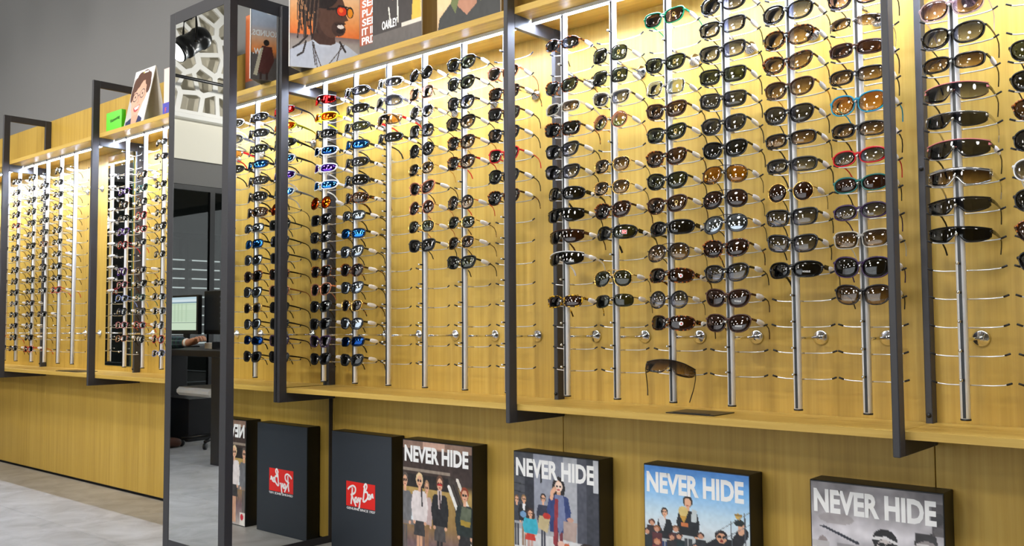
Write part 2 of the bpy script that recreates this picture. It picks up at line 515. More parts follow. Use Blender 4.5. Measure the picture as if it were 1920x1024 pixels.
# ------------------------------------------------------------------ mirror pillar
mp = tag(empty('mirror_pillar', (MBX1, 0, 0)), 'tall black-framed mirror pillar with mirrors on its front and right side', 'mirror')
wd_ = MBX1 - MBX0; dp = -MBY
zt = 2.268
bw = 0.045
mp_core = box('core', -wd_ + .012, -.012, MBY + .012, -.004, 0.006, zt - .006, BLACKP, mp)
mp_fm = box('front_mirror', -wd_ + bw, -bw, MBY + .002, MBY + .0115, .04, zt - .052, MIRROR, mp)
mp_sm = box('side_mirror', -.0115, -.0018, MBY + .036, -.02, .03, zt - .055, MIRROR, mp)
box('frame_post', -wd_, -wd_ + bw, MBY, MBY + .0118, .0, zt, STEEL, mp, .0015)
box('frame_post', -bw, 0, MBY, MBY + .036, .0, zt, STEEL, mp, .0015)
box('frame_post', -.0117, 0, -.02, -.0005, .0, zt, STEEL, mp, .0012)
box('frame_rail', -wd_ + bw, -bw, MBY + .0004, MBY + .0118, zt - .052, zt, STEEL, mp)
box('frame_rail', -wd_ + bw, -bw, MBY + .0004, MBY + .0118, 0, .04, STEEL, mp)
box('frame_rail', -.0117, -.0004, MBY + .036, -.02, zt - .055, zt, STEEL, mp)
box('frame_rail', -.0117, -.0004, MBY + .036, -.02, 0, .03, STEEL, mp)
box('left_cladding', -wd_ + .0004, -wd_ + .0118, MBY + .012, -.0005, 0, zt, STEEL, mp)

# small wall mirror between the far left bays
t = tag(empty('wall_mirror', (-3.2, 0, .7)), 'narrow frameless wall mirror beside the second black frame', 'mirror')
box('glass_edge', -.155, .152, -.006, -.0006, 0, 1.225, mat('glass_edge_green', rgb(60, 96, 84), .2), t)
box('mirror_face', -.153, .15, -.0072, -.0061, .002, 1.223, MIRROR, t)

# cable flaps on the lower shelf
for (x0, x1, lb) in ((0.545, 0.70, 'black cable flap on the lower shelf near the hanging shield sunglasses'), (-3.52, -3.25, 'black cable flap on the lower shelf beside the wall mirror')):
    t = tag(empty('cable_flap', ((x0 + x1) / 2, -.155, SL1)), lb, 'cable flap')
    box('plate', (x0 - x1) / 2, (x1 - x0) / 2, -.06, .06, .0003, .003, BLACKP, t, .001)
    box('brush_slot', (x0 - x1) / 2 + .02, (x1 - x0) / 2 - .02, -.053, -.043, .0031, .0042, RUBBER, t)

# ------------------------------------------------------------------ display poles
Z0 = 0.776
PY = -0.16
PR = 0.0112
def pole_meshes():
    n = 20; v = []; f = []
    L_ = 1.932 - 0.699
    ring = []
    for k in range(n):
        a = -PI / 2 + 2 * PI * (k + .5) / n
        ring.append((PR * math.cos(a), PR * math.sin(a)))
    v, f = lathe_geo([(PR - .0006, 0), (PR, .0006), (PR, L_ - .0006), (PR - .0006, L_)], 24)
    tb = fix(mesh('tube', v, f, True)); tb.materials.append(ALU)
    sl = mesh('slot', *box_geo(-.0034, .0034, -PR - .0004, -PR + .003, .002, L_ - .002)); sl.materials.append(BLACKP)
    cp = fix(mesh('end_cap', *lathe_geo([(PR + .0004, -.004), (PR + .0008, -.003), (PR + .0008, -.0002)], 20), True)); cp.materials.append(BLACKP)
    rod = fix(mesh('standoff', *tube_geo([(0, PR - .002, 0), (0, -PY - .008, 0)], .0042, 10), True)); rod.materials.append(CHROME)
    dsc = fix(mesh('wall_disc', *lathe_geo([(.0215, -.001), (.0215, -.004), (.018, -.0085), (.009, -.0125), (.005, -.017)], 24, 'y'), True)); dsc.materials.append(CHROME)
    wp = [(-.082, .036, .006), (-.070, .041, .0015), (-.05, .043, -.0005), (0, .0435, -.001), (.05, .043, -.0005), (.074, .041, .0015), (.088, .036, .0055)]
    bp_ = [(0, PR - .002, 0), (0, .0435, -.001)]
    wr_ = fix(mesh('rest_wire', *join(tube_geo(wp, .0017, 6), tube_geo(bp_, .0024, 6)), True)); wr_.materials.append(WIRE)
    t1 = fix(mesh('wire_tip', *tube_geo([(-.0735, .0395, .0028), (-.0850, .0345, .0075)], .0025, 6), True)); t1.materials.append(RUBBER)
    t2 = fix(mesh('wire_tip', *tube_geo([(.0795, .039, .0030), (.0915, .0345, .0072)], .0025, 6), True)); t2.materials.append(RUBBER)
    pg = fix(mesh('bridge_peg', *tube_geo([(0, -PR + .002, .014), (0, -.0265, .0145)], .0026, 8), True)); pg.materials.append(RUBBER)
    bl = fix(mesh('peg_ball', *lathe_geo([(.001, -.0336), (.003, -.0326), (.0041, -.0298), (.0038, -.0275), (.002, -.0262)], 12, 'y'), True)); bl.materials.append(CHROME)
    return tb, sl, cp, rod, dsc, wr_, t1, t2, pg, bl
PM = pole_meshes()

def pole(x, pitch, label, zbase=0.699, rows=16):
    tb, sl, cp, rod, dsc, wr_, t1, t2, pg, bl = PM
    t = tag(empty('display_pole', (x, PY, zbase)), label, 'display pole', 'aluminium display poles')
    obj('tube', tb, None, t); obj('slot', sl, None, t); obj('end_cap', cp, None, t)
    for z in (0.885, 1.742):
        s = obj('standoff', rod, None, t, (0, 0, z - zbase))
        obj('wall_disc', dsc, None, s, (0, -PY, 0))
    for k in range(rows):
        z = Z0 + pitch * k - zbase
        dx = random.uniform(-.002, .002)
        w_ = obj('rest_wire', wr_, None, t, (dx, 0, z))
        obj('wire_tip', t1, None, w_); obj('wire_tip', t2, None, w_)
        p_ = obj('bridge_peg', pg, None, t, (0, 0, z))
        obj('peg_ball', bl, None, p_, (0, 0, .0145))
    return t

# ------------------------------------------------------------------ eyewear
def outline(a, b, n, taper=0, lift=0, shear=0, N=28):
    P = []
    for k in range(N):
        t = 2 * PI * k / N
        c, s = a * math.cos(t), b * math.sin(t)
        r = (abs(c / a) ** n + abs(s / b) ** n) ** (-1 / n)
        x, z = r * c, r * s
        x = x * (1 + taper * z / b) + shear * a * (-z / b)
        z = z + lift * (x / a)
        P.append((x, z))
    return P

# a, b, n, taper, lift, shear, bridge half, rim, wrap, lens centre z, plastic?, bridge kind, temple height, dome
STY = {
    'way':   dict(a=0.0292, b=0.0215, n=3.1, taper=.14, lift=.0030, bh=0.0068, rim=.0024, zc=-.0045),
    'square': dict(a=0.0312, b=0.0212, n=3.8, taper=.09, lift=.0018, bh=0.0060, rim=.0021, zc=-.0045),
    'rect':  dict(a=0.0308, b=0.0175, n=3.2, taper=.05, lift=.0012, bh=0.0066, rim=.0024, zc=-.003, wrap=2.5, th=.0085),
    'oval':  dict(a=0.0300, b=0.0186, n=2.4, taper=.03, lift=.0015, bh=0.0064, rim=.0024, zc=-.003, wrap=2.5),
    'bigoval': dict(a=0.0320, b=0.0250, n=2.45, taper=.07, lift=.0025, bh=0.0055, rim=.0022, zc=-.006, wrap=2.2),
    'soft':  dict(a=0.0302, b=0.0238, n=2.5, taper=.13, lift=.0026, bh=0.0060, rim=.0019, zc=-.006),
    'cat':   dict(a=0.0308, b=0.0225, n=2.5, taper=.12, lift=.0050, bh=0.0060, rim=.0024, zc=-.005),
    'round': dict(a=0.0260, b=0.0255, n=2.0, bh=0.0092, rim=.0014, zc=-.006, metal=1),
    'pilot': dict(a=0.0300, b=0.0252, n=2.3, taper=.07, shear=.10, bh=0.0066, rim=.0014, zc=-.007, metal=2),
    'hex':   dict(a=0.0268, b=0.0236, n=3.6, taper=.02, bh=0.0092, rim=.0013, zc=-.006, metal=1),
    'metalsoft': dict(a=0.0285, b=0.0222, n=2.5, taper=.08, bh=0.0076, rim=.0014, zc=-.005, metal=1),
    'club':  dict(a=0.0272, b=0.0212, n=2.6, taper=.09, lift=.002, bh=0.0080, rim=.0016, zc=-.004, brow=1),
    'wrap':  dict(a=0.0330, b=0.0200, n=2.7, taper=.05, lift=.0010, shear=-.05, bh=0.0060, rim=.0022, wrap=5.2, zc=-.004, th=.013),
    'sport': dict(a=0.0320, b=0.0160, n=3.0, taper=.08, lift=.0030, shear=-.08, bh=0.0068, rim=.0030, wrap=5.6, zc=-.003, th=.010),
    'rimless': dict(a=.0300, b=.0200, n=2.9, taper=.06, shear=.04, bh=.0075, rim=0, wrap=3.8, zc=-.005, metal=1),
    'rimrect': dict(a=.0290, b=.0155, n=3.2, taper=.06, bh=.0080, rim=0, wrap=3.2, zc=-.002, metal=1),
    'shield': dict(shield=1, A=.0715, b=.0255, bh=.008, rim=.0011, wrap=5.0, zc=-.005, th=.010),
    'slim':  dict(shield=1, A=.0700, b=.0215, bh=.008, rim=.0012, wrap=5.2, zc=-.003, th=.010),
    'visor': dict(shield=1, A=.0700, b=.0225, bh=.008, rim=.0035, wrap=5.6, zc=-.004, th=.011),
    'optrect': dict(a=.0265, b=.0165, n=3.0, taper=.06, bh=.0085, rim=.0009, zc=-.003, th=.0026),
    'optoval': dict(a=.0245, b=.0170, n=2.3, taper=.04, bh=.0090, rim=.0008, zc=-.003, th=.0024),
    'optround': dict(a=.0230, b=.0205, n=2.1, bh=.0090, rim=.0010, zc=-.004, th=.0026),
    'optbold': dict(a=.0265, b=.0180, n=3.2, taper=.07, lift=.0015, bh=.0080, rim=.0017, zc=-.004, th=.004),
}
SHAPEW = dict(way='trapezoid sunglasses', square='square sunglasses', rect='rectangular sunglasses', oval='oval sunglasses', bigoval='oversized sunglasses', soft='rounded sunglasses',
              cat='cat-eye sunglasses', round='round metal sunglasses', pilot='teardrop sunglasses', hex='geometric metal sunglasses', metalsoft='thin metal sunglasses', club='browline sunglasses',
              wrap='wraparound sunglasses', sport='sports sunglasses', rimless='rimless sunglasses', rimrect='rimless rectangular sunglasses', shield='shield sunglasses', slim='slim shield sunglasses', visor='visor sports sunglasses',
              optrect='rectangular spectacles', optoval='oval spectacles', optround='round spectacles', optbold='bold spectacles')
GM = {}
def glasses_meshes(key):
    if key in GM: return GM[key]
    s = STY[key]; kw = s.get('wrap', 1.3); zc = s['zc']; rim = s['rim']; opt = key.startswith('opt')
    Y = lambda X: kw * X * X
    N = 22 if opt else 34
    metal = s.get('metal', 0)
    geos = []; lens = []
    th = .0015
    if s.get('shield'):
        A, b = s['A'], s['b']
        M_, R_ = 26, 6
        def tz(x):
            u = abs(x) / A
            return b * .62 * (1 - .25 * u ** 3)
        def bz(x):
            u = abs(x) / A
            low = -b * 1.15 * (1 - .55 * u ** 4)
            return low * (1 - .78 * math.exp(-(x / .0125) ** 2))
        v = []; f = []
        for side in (0, 1):
            for i in range(M_ + 1):
                x = -A + 2 * A * i / M_
                for j in range(R_ + 1):
                    q = j / R_
                    z = bz(x) + (tz(x) - bz(x)) * q
                    if i in (0, M_): z = z * .82
                    v.append((x, Y(x) + (th if side else 0) + .3 * (z ** 2) * 20 * .3, z + .002))
        st = (M_ + 1) * (R_ + 1)
        for i in range(M_):
            for j in range(R_):
                a0 = i * (R_ + 1) + j
                q = (a0, a0 + R_ + 1, a0 + R_ + 2, a0 + 1)
                f.append(q); f.append(tuple(reversed([k + st for k in q])))
        for i in range(M_):
            for j in (0, R_):
                a0 = i * (R_ + 1) + j; b0 = a0 + R_ + 1
                f.append((a0, b0, b0 + st, a0 + st))
        for j in range(R_):
            for i in (0, M_):
                a0 = i * (R_ + 1) + j
                f.append((a0, a0 + 1, a0 + 1 + st, a0 + st))
        lens.append(fix(mesh('lens', v, f, True)))
        top = [(x, Y(x) + .0006, tz(x) + .002) for x in [-A + 2 * A * i / 20 for i in range(21)]]
        geos.append(tube_geo(top, (rim, rim * 1.1), 8))
        if key == 'visor':
            bot = [(x, Y(x) + .0006, bz(x) + .002) for x in [-A + 2 * A * i / 30 for i in range(31)]]
            geos.append(tube_geo(bot, (rim * .6, rim * .6), 6))
        geos.append(tube_geo([(-.004, .002, -.001), (.004, .002, -.001)], .0022, 6))
        hwid = A; zt_ = .006
        ends = [(A - .004, Y(A - .004), zt_), (A, Y(A) + .003, zt_)]
    else:
        a, b, n, bh = s['a'], s['b'], s['n'], s['bh']
        P = outline(a, b, n, s.get('taper', 0), s.get('lift', 0), s.get('shear', 0), N)
        cxl = bh + a
        dome = s.get('dome', .0030 if kw < 3 else .0022)
        for side in (1, -1):
            v = []; f = []
            fr_ = (1, .72, .4)
            for back in (0, 1):
                for q in fr_:
                    for (x, z) in P:
                        X = side * (cxl + x * q); Z = zc + z * q
                        v.append((X, Y(X) - dome * (1 - q * q) + back * th, Z))
                X = side * cxl
                v.append((X, Y(X) - dome + back * th, zc))
            st = 3 * N + 1
            for back in (0, 1):
                o = back * st
                for r in range(2):
                    for k in range(N):
                        k2 = (k + 1) % N
                        f.append((o + r * N + k, o + r * N + k2, o + (r + 1) * N + k2, o + (r + 1) * N + k))
                for k in range(N):
                    f.append((o + 2 * N + k, o + 2 * N + (k + 1) % N, o + 3 * N))
            for k in range(N):
                k2 = (k + 1) % N
                f.append((k, k2, st + k2, st + k))
            lens.append(fix(mesh('lens', v, f, True)))
            if rim > 0:
                v = []; f = []
                ty = .0012 if metal or opt else .0020
                if key in ('sport', 'wrap'): ty = .0024
                for k in range(N):
                    (x0, z0), (x, z), (x1, z1) = P[k - 1], P[k], P[(k + 1) % N]
                    tx, tz_ = x1 - x0, z1 - z0; l = math.hypot(tx, tz_) or 1e-6
                    nx, nz = tz_ / l, -tx / l
                    r = rim
                    if not metal and not opt: r = rim * (1 + .45 * max(0, z / b))
                    if s.get('brow') and z > -.1 * b: r = rim * 2.3; tyy = .0026
                    else: tyy = ty
                    for (q, y) in ((-.0005, -.6), (r * .5, -1), (r, -.55), (r, .55), (r * .5, 1), (-.0005, .6)):
                        X = side * (cxl + x + nx * q); Z = zc + z + nz * q
                        v.append((X, Y(X) + .0007 + y * tyy, Z))
                for k in range(N):
                    k2 = (k + 1) % N
                    for j in range(6):
                        j2 = (j + 1) % 6
                        f.append((k * 6 + j, k * 6 + j2, k2 * 6 + j2, k2 * 6 + j))
                geos.append((v, f))
        bx = bh + .0025
        if metal or opt and key != 'optbold':
            geos.append(tube_geo([(-bx, Y(bx), .0005), (-bh * .5, -.0012, .0036), (0, -.0018, .0044), (bh * .5, -.0012, .0036), (bx, Y(bx), .0005)], .0011, 6))
            if metal == 2:
                geos.append(tube_geo([(-bh - .012, Y(.02), zc + b * .97), (-bh * .5, -.001, zc + b * 1.05), (bh * .5, -.001, zc + b * 1.05), (bh + .012, Y(.02), zc + b * .97)], .0011, 6))
        else:
            hb = .0032 if key not in ('sport', 'wrap') else .0045
            geos.append(tube_geo([(-bx - .001, Y(bx) + .0005, .004), (-bh * .45, -.0003, .0055), (0, -.0008, .0060), (bh * .45, -.0003, .0055), (bx + .001, Y(bx) + .0005, .004)], (.0022, hb), 8, up=(0, 0, 1)))
        hwid = cxl + a * (1 + .5 * s.get('taper', 0)) + rim + .0015
        zt_ = .007 if not metal else .003
        if key in ('wrap', 'sport'): zt_ = .002
        xe = cxl + a * .93
        ends = [(xe, Y(xe) + .0005, zt_), (hwid - .001, Y(hwid) - .0005, zt_), (hwid + .0003, Y(hwid) + .004, zt_)]
    eh = .0014 if metal or opt else .0030
    for side in (1, -1):
        geos.append(tube_geo([(side * p[0], p[1], p[2]) for p in ends], (.0016, eh), 8, 'rect'))
    front = fix(mesh('front_frame', *join(*geos), True))
    temples = []
    H = s.get('th', .0065 if not metal else .0026) / 2
    y0 = Y(hwid) + .003
    for side in (1, -1):
        path = [(side * hwid, y0, zt_), (side * (hwid + .0015), y0 + .02, zt_), (side * (hwid + .001), y0 + .05, zt_ - .0005),
                (side * (hwid - .001), y0 + .082, zt_ - .0015), (side * (hwid - .003), y0 + .100, zt_ - .006), (side * (hwid - .006), y0 + .114, zt_ - .017), (side * (hwid - .009), y0 + .123, zt_ - .033)]
        thick = .0014 if not metal and not opt else .0009
        hh = [H, H * .95, H * .8, max(H * .55, .0013), max(H * .55, .0016), max(H * .6, .0019), max(H * .6, .0018)]
        temples.append(fix(mesh('temple', *tube_geo(path, [(thick, h) for h in hh], 8, 'rect'), False)))
    yt = y0 + .042
    tg = fix(mesh('security_tag', *tube_geo([(hwid + .0015, yt - .024, zt_ - .0005), (hwid + .0015, yt - .0205, zt_ - .0006), (hwid + .0015, yt - .010, zt_ - .0008), (hwid + .0013, yt + .010, zt_ - .001), (hwid + .0012, yt + .0205, zt_ - .0014), (hwid + .0011, yt + .024, zt_ - .0016)],
                  [(.001, .002), (.0032, .0055), (.0044, .0078), (.0044, .0078), (.0032, .0055), (.001, .002)], 10), True))
    tg.materials.append(TAGW)
    for q in [front] + lens + temples:
        q.materials.append(None)
    GM[key] = (front, lens, temples, tg, hwid)
    return GM[key]

def lens_point(key, u=0., w=0.):
    """a point on the front of the right lens: u, w in -1..1 of its half size"""
    s = STY[key]; kw = s.get('wrap', 1.3)
    if s.get('shield'):
        x = .038 + u * .03; z = s['zc'] + w * s['b']
        return Vector((x, kw * x * x - .0012, z)), math.atan(2 * kw * x)
    x = s['bh'] + s['a'] * (1 + u); z = s['zc'] + w * s['b']
    dome = .0030 if kw < 3 else .0022
    q2 = u * u + w * w
    return Vector((x, kw * x * x - dome * (1 - q2) - .0006, z)), math.atan(2 * kw * x + 2 * dome * u / s['a'])

TEXTC = {}
def text_mesh(name, txt, width, height, offset=0.0, depth=0.0):
    cu = bpy.data.curves.new(name, 'FONT'); cu.body = txt; cu.size = 1.0; cu.offset = offset; cu.extrude = 0.001; cu.resolution_u = 3
    o = bpy.data.objects.new(name, cu); COL.objects.link(o)
    bpy.context.view_layer.update()
    dg = bpy.context.evaluated_depsgraph_get()
    me = bpy.data.meshes.new_from_object(o.evaluated_get(dg))
    bpy.data.objects.remove(o); bpy.data.curves.remove(cu)
    me.name = name
    n = len(me.vertices); co = np.empty(n * 3); me.vertices.foreach_get('co', co); co = co.reshape(-1, 3)
    lo = co.min(0); hi = co.max(0)
    out = np.zeros_like(co)
    out[:, 0] = ((co[:, 0] - lo[0]) / (hi[0] - lo[0]) - .5) * width
    out[:, 2] = ((co[:, 1] - lo[1]) / (hi[1] - lo[1]) - .5) * height
    out[:, 1] = -(co[:, 2] - lo[2]) / (hi[2] - lo[2]) * max(depth, .0003)
    me.vertices.foreach_set('co', out.ravel()); me.update()
    me.materials.clear()
    return me

PRINTW = mat('white_print', rgb(238, 238, 238), 0.5)
PRINTGOLD = mat('gold_print', rgb(206, 176, 96), 0.4)
PRINTRED = mat('red_print', rgb(226, 34, 26), 0.45)
ringv = []; ringf = []
for k in range(20):
    for r, y in ((.0036, 0), (.0050, 0), (.0050, -.0003), (.0036, -.0003)):
        ringv.append((r * math.cos(2 * PI * k / 20), y, r * math.sin(2 * PI * k / 20) + .0015))
for k in range(20):
    k2 = (k + 1) % 20
    for j in range(4):
        ringf.append((k * 4 + j, k * 4 + (j + 1) % 4, k2 * 4 + (j + 1) % 4, k2 * 4 + j))
o_ = len(ringv)
bv, bf = box_geo(-.0034, .0034, -.0003, 0, -.0075, -.0035)
ringv += bv; ringf += [tuple(i + o_ for i in q) for q in bf]
RING = mesh('lens_sticker', ringv, ringf); RING.materials.append(PRINTGOLD); fix(RING)
DISCW = mesh('lens_sticker', *lathe_geo([(.0062, -.0003), (.0062, 0)], 20, 'y')); DISCW.materials.append(PRINTW)
DISCR = mesh('sticker_drop', *lathe_geo([(.0004, .0024), (.0022, .0002), (.0024, -.0010), (.0012, -.0028)], 12, 'z')); DISCR.materials.append(PRINTRED)
REDQ = mesh('lens_sticker', *box_geo(-.0078, .0078, -.0003, 0, -.0064, .0064)); REDQ.materials.append(PRINTW)
REDQ2 = mesh('sticker_field', *box_geo(-.0068, .0068, -.0005, -.0003, -.0054, .0054)); REDQ2.materials.append(PRINTRED)
DG = text_mesh('lens_print', 'D&G', .0165, .0070, .02); DG.materials.append(PRINTW)
VG = text_mesh('lens_print', 'VOGUE', .0200, .0048, .02); VG.materials.append(PRINTW)

# script strokes of the red shop logo, in a unit box
def smooth_path(pts, n=5):
    out = []
    for i in range(len(pts) - 1):
        p0 = pts[max(i - 1, 0)]; p1 = pts[i]; p2 = pts[i + 1]; p3 = pts[min(i + 2, len(pts) - 1)]
        for k in range(n):
            t = k / n
            out.append(tuple(.5 * ((2 * p1[d]) + (-p0[d] + p2[d]) * t + (2 * p0[d] - 5 * p1[d] + 4 * p2[d] - p3[d]) * t * t + (-p0[d] + 3 * p1[d] - 3 * p2[d] + p3[d]) * t ** 3) for d in (0, 1)))
    out.append(pts[-1])
    return out
SCRIPT = [
    [(.03, .66), (.10, .74), (.22, .80), (.31, .74), (.30, .60), (.20, .52), (.14, .50)],      # R bowl
    [(.20, .74), (.19, .56), (.17, .36), (.15, .20)], [(.17, .50), (.25, .34), (.34, .16)],          # R stem, leg
    [(.37, .44), (.31, .42), (.30, .32), (.35, .30), (.38, .40), (.38, .30), (.41, .31)],            # a
    [(.43, .46), (.43, .36), (.47, .34), (.50, .46)], [(.50, .46), (.48, .26), (.45, .10)],          # y
    [(.535, .43), (.555, .44)],                                                                      # dot
    [(.66, .90), (.63, .60), (.60, .34)], [(.62, .80), (.69, .92), (.74, .84), (.66, .66)], [(.66, .66), (.75, .66), (.77, .50), (.66, .36), (.60, .36)],  # B
    [(.85, .60), (.79, .58), (.79, .47), (.84, .47), (.86, .57), (.86, .48), (.89, .50)],            # a
    [(.90, .62), (.90, .50)], [(.90, .57), (.94, .63), (.955, .54), (.985, .54)],                    # n
]
def script_mesh(w, h, r, y):
    gs = []
    for st in SCRIPT:
        p = smooth_path(st)
        gs.append(tube_geo([((q[0] - .5) * w, y, (q[1] - .5) * h) for q in p], (r, r * .12), 6, up=(0, 1, 0)))
    return fix(mesh('script_lettering', *join(*gs)))
SCR_S = script_mesh(.0125, .009, .0004, -.0008); SCR_S.materials.append(PRINTW)

def glasses(style, frame, lens, x, z, label, temple=None, rot=(0, 0, 0), tagged=True, sticker=None, dy=0., name=None, lens2=None):
    front, lz, tz, tg, hw = glasses_meshes(style)
    opt = style.startswith('opt')
    t = tag(empty(name or ('spectacles' if opt else 'sunglasses'), (x, PY - .0225 + dy, z), rot), label, 'spectacles' if opt else 'sunglasses',
            'spectacles on the display poles' if opt else 'sunglasses on the display poles')
    obj('front_frame', front, FR[frame], t, slot=True)
    ls = [obj('lens', l, LENS[lens], t, slot=True) for l in lz]
    tms = [obj('temple', q, FR[temple or frame], t, slot=True) for q in tz]
    if tagged:
        obj('security_tag', tg, None, tms[0])
    if sticker:
        u, w = {'gold': (.05, .05), 'disc': (.1, -.05), 'red': (.1, -.05), 'dg': (.05, -.35), 'vogue': (.0, -.35)}[sticker]
        if style == 'shield': u, w = .0, -.35
        p, an = lens_point(style, u, w)
        me = {'gold': RING, 'disc': DISCW, 'red': REDQ, 'dg': DG, 'vogue': VG}[sticker]
        q = obj('lens_print' if sticker in ('dg', 'vogue') else 'lens_sticker', me, None, ls[0], p, (0, 0, an))
        if sticker == 'disc':
            obj('sticker_drop', DISCR, None, ls[0], p + Vector((.0008, -.0004, 0)), (0, 0, an))
        if sticker == 'red':
            obj('sticker_field', REDQ2, None, ls[0], p, (0, 0, an))
            obj('script_lettering', SCR_S, None, ls[0], p, (0, 0, an))
    return t

PIT = dict(L=.0708, O=.0708, P=.0712, A=.0712, B=.0695, C=.0685)
BAYL = dict(L='bay at left edge', O='far left bay', P='bay left of mirror', A='bay right of mirror', B='second bay right of mirror', C='rightmost bay')
PX = dict(L=[-4.43, -4.242], O=[-4.002, -3.816, -3.623, -3.433], P=[-2.807, -2.61, -2.414, -2.22, -2.03, -1.84],
          A=[-1.102, -.902, -.705, -.504, -.301, -.10], B=[.151, .343, .539, .726, .918, 1.10], C=[1.327, 1.52, 1.715])
for bkey, xs_ in PX.items():
    for i, x in enumerate(xs_):
        zb_ = .712 if bkey in 'LOP' else .699
        pole(x, PIT[bkey], 'aluminium display pole with chrome rests, %s pole of %s' % (ords(i + 1), BAYL[bkey]), zb_)

# style, frame, lens, k (row from the bottom), options
E_ = {}
E_['B1'] = [(15, 'oval', 'tort', 'grey', {}), (13, 'way', 'tort', 'green', {}), (12, 'rect', 'crystal', 'browngrad', {}), (11, 'square', 'tort', 'black', {}), (10, 'way', 'black', 'greygrad', {}),
            (9, 'way', 'black', 'greygrad', {}), (8, 'wrap', 'black', 'black', {}), (7, 'shield', 'black', 'black', {}), (6, 'shield', 'brown', 'darkbrown', {}),
            (5, 'shield', 'white', 'black', dict(sticker='dg')), (3, 'rect', 'ytort', 'darkbrown', {})]
E_['B2'] = [(14, 'hex', 'gun', 'green', dict(sticker='gold')), (13, 'hex', 'gun', 'green', dict(sticker='gold')), (12, 'way', 'crystal', 'greygrad', dict(temple='black')), (11, 'round', 'rose', 'pinkgreen', {}),
            (9, 'metalsoft', 'gold', 'browngrad', dict(temple='black')), (8, 'metalsoft', 'gold', 'browngrad', dict(temple='black')), (7, 'soft', 'tort', 'darkbrown', {}),
            (6, 'wrap', 'black', 'green', dict(sticker='red')), (4, 'pilot', 'gold', 'green', dict(temple='black')), (3, 'rimless', 'gun', 'green', {})]
E_['B3'] = [(15, 'way', 'kelly', 'brown', dict(sticker='gold')), (13, 'way', 'black', 'green', dict(sticker='gold')), (12, 'hex', 'silver', 'paleblue', dict(temple='black')), (11, 'way', 'brown', 'brown', dict(sticker='gold')),
            (10, 'way', 'black', 'green', dict(sticker='gold')), (9, 'soft', 'tort', 'brown', {}), (8, 'soft', 'black', 'green', {}), (7, 'soft', 'brown', 'brown', dict(sticker='gold')),
            (6, 'wrap', 'black', 'black', {}), (5, 'pilot', 'black', 'browngrad', {}), (4, 'wrap', 'tort', 'darkbrown', dict(sticker='disc')), (3, 'round', 'gun', 'greygrad', dict(temple='black')),
            (2, 'wrap', 'tort', 'darkbrown', dict(sticker='disc'))]
E_['B4'] = [(15, 'bigoval', 'black', 'greygrad', {}), (14, 'square', 'black', 'greygrad', {}), (13, 'square', 'matte', 'greygrad', {}), (12, 'square', 'black', 'green', {}), (11, 'square', 'matte', 'grey', {}),
            (10, 'soft', 'matte', 'grey', {}), (9, 'soft', 'black', 'black', {}), (8, 'pilot', 'gun', 'amber', {}), (7, 'pilot', 'gun', 'darkbrown', {}), (6, 'pilot', 'matte', 'silverm', {}),
            (5, 'soft', 'tort', 'darkbrown', {}), (4, 'soft', 'black', 'greygrad', {}), (3, 'soft', 'brown', 'darkbrown', dict(sticker='vogue')), (2, 'soft', 'brown', 'darkbrown', dict(sticker='vogue'))]
E_['B5'] = [(14, 'bigoval', 'black', 'greygrad', {}), (13, 'bigoval', 'tort', 'browngrad', {}), (12, 'cat', 'tort', 'browngrad', {}), (11, 'soft', 'brown', 'browngrad', dict(temple='gold')), (10, 'soft', 'gun', 'grey', {}),
            (9, 'rect', 'black', 'browngrad', {}), (8, 'rect', 'matte', 'greygrad', {}), (7, 'round', 'gold', 'darkbrown', dict(temple='black')), (6, 'square', 'black', 'greygrad', {}),
            (5, 'way', 'black', 'greygrad', {}), (4, 'wrap', 'black', 'black', dict(sticker='vogue'))]
E_['B6'] = [(14, 'bigoval', 'black', 'purplegrad', {}), (13, 'rimrect', 'silver', 'browngrad', {}), (12, 'rect', 'brown', 'darkbrown', {}), (11, 'rect', 'black', 'browngrad', {}),
            (10, 'bigoval', 'turq', 'orangegrad', {}), (9, 'rect', 'black', 'browngrad', {}), (8, 'oval', 'red', 'greygrad', {}), (7, 'oval', 'teal', 'darkbrown', dict(temple='black')),
            (6, 'oval', 'purple', 'greygrad', {}), (5, 'square', 'crystal', 'browngrad', {}), (4, 'bigoval', 'purple', 'black', {}), (3, 'soft', 'gun', 'browngrad', dict(temple='black'))]
E_['A1'] = [(15, 'slim', 'matte', 'redm', {}), (14, 'sport', 'yellow', 'orangem', {}), (13, 'sport', 'black', 'black', {}), (12, 'sport', 'white', 'navym', dict(temple='matte')), (11, 'sport', 'white', 'purplem', {}),
            (10, 'sport', 'white', 'bluem', {}), (9, 'round', 'gun', 'orangem', dict(temple='matte')), (8, 'square', 'matte', 'black', {}), (7, 'way', 'black', 'grey', {}), (6, 'way', 'matte', 'grey', {}),
            (5, 'way', 'tort', 'darkbrown', {}), (4, 'soft', 'rose', 'brown', {}), (3, 'way', 'black', 'green', {}), (2, 'way', 'matte', 'black', {}), (1, 'way', 'purple', 'purplegrad', {}), (0, 'way', 'black', 'grey', {})]
E_['A2'] = [(15, 'sport', 'gun', 'grey', dict(temple='matte')), (14, 'sport', 'black', 'black', {}), (13, 'sport', 'matte', 'green', {}), (12, 'sport', 'gun', 'bluem', dict(temple='matte')), (11, 'sport', 'black', 'grey', {}),
            (10, 'wrap', 'matte', 'black', {}), (9, 'wrap', 'tort', 'brown', {}), (8, 'rect', 'black', 'silverm', {}), (7, 'rect', 'gun', 'bluem', {}), (6, 'way', 'matte', 'silverm', {}), (5, 'soft', 'tort', 'darkbrown', {}),
            (4, 'way', 'black', 'silverm', {}), (3, 'club', 'gold', 'brown', dict(temple='tort')), (2, 'club', 'gun', 'silverm', dict(temple='black')), (1, 'rect', 'gun', 'navym', dict(temple='black')), (0, 'way', 'black', 'black', {})]
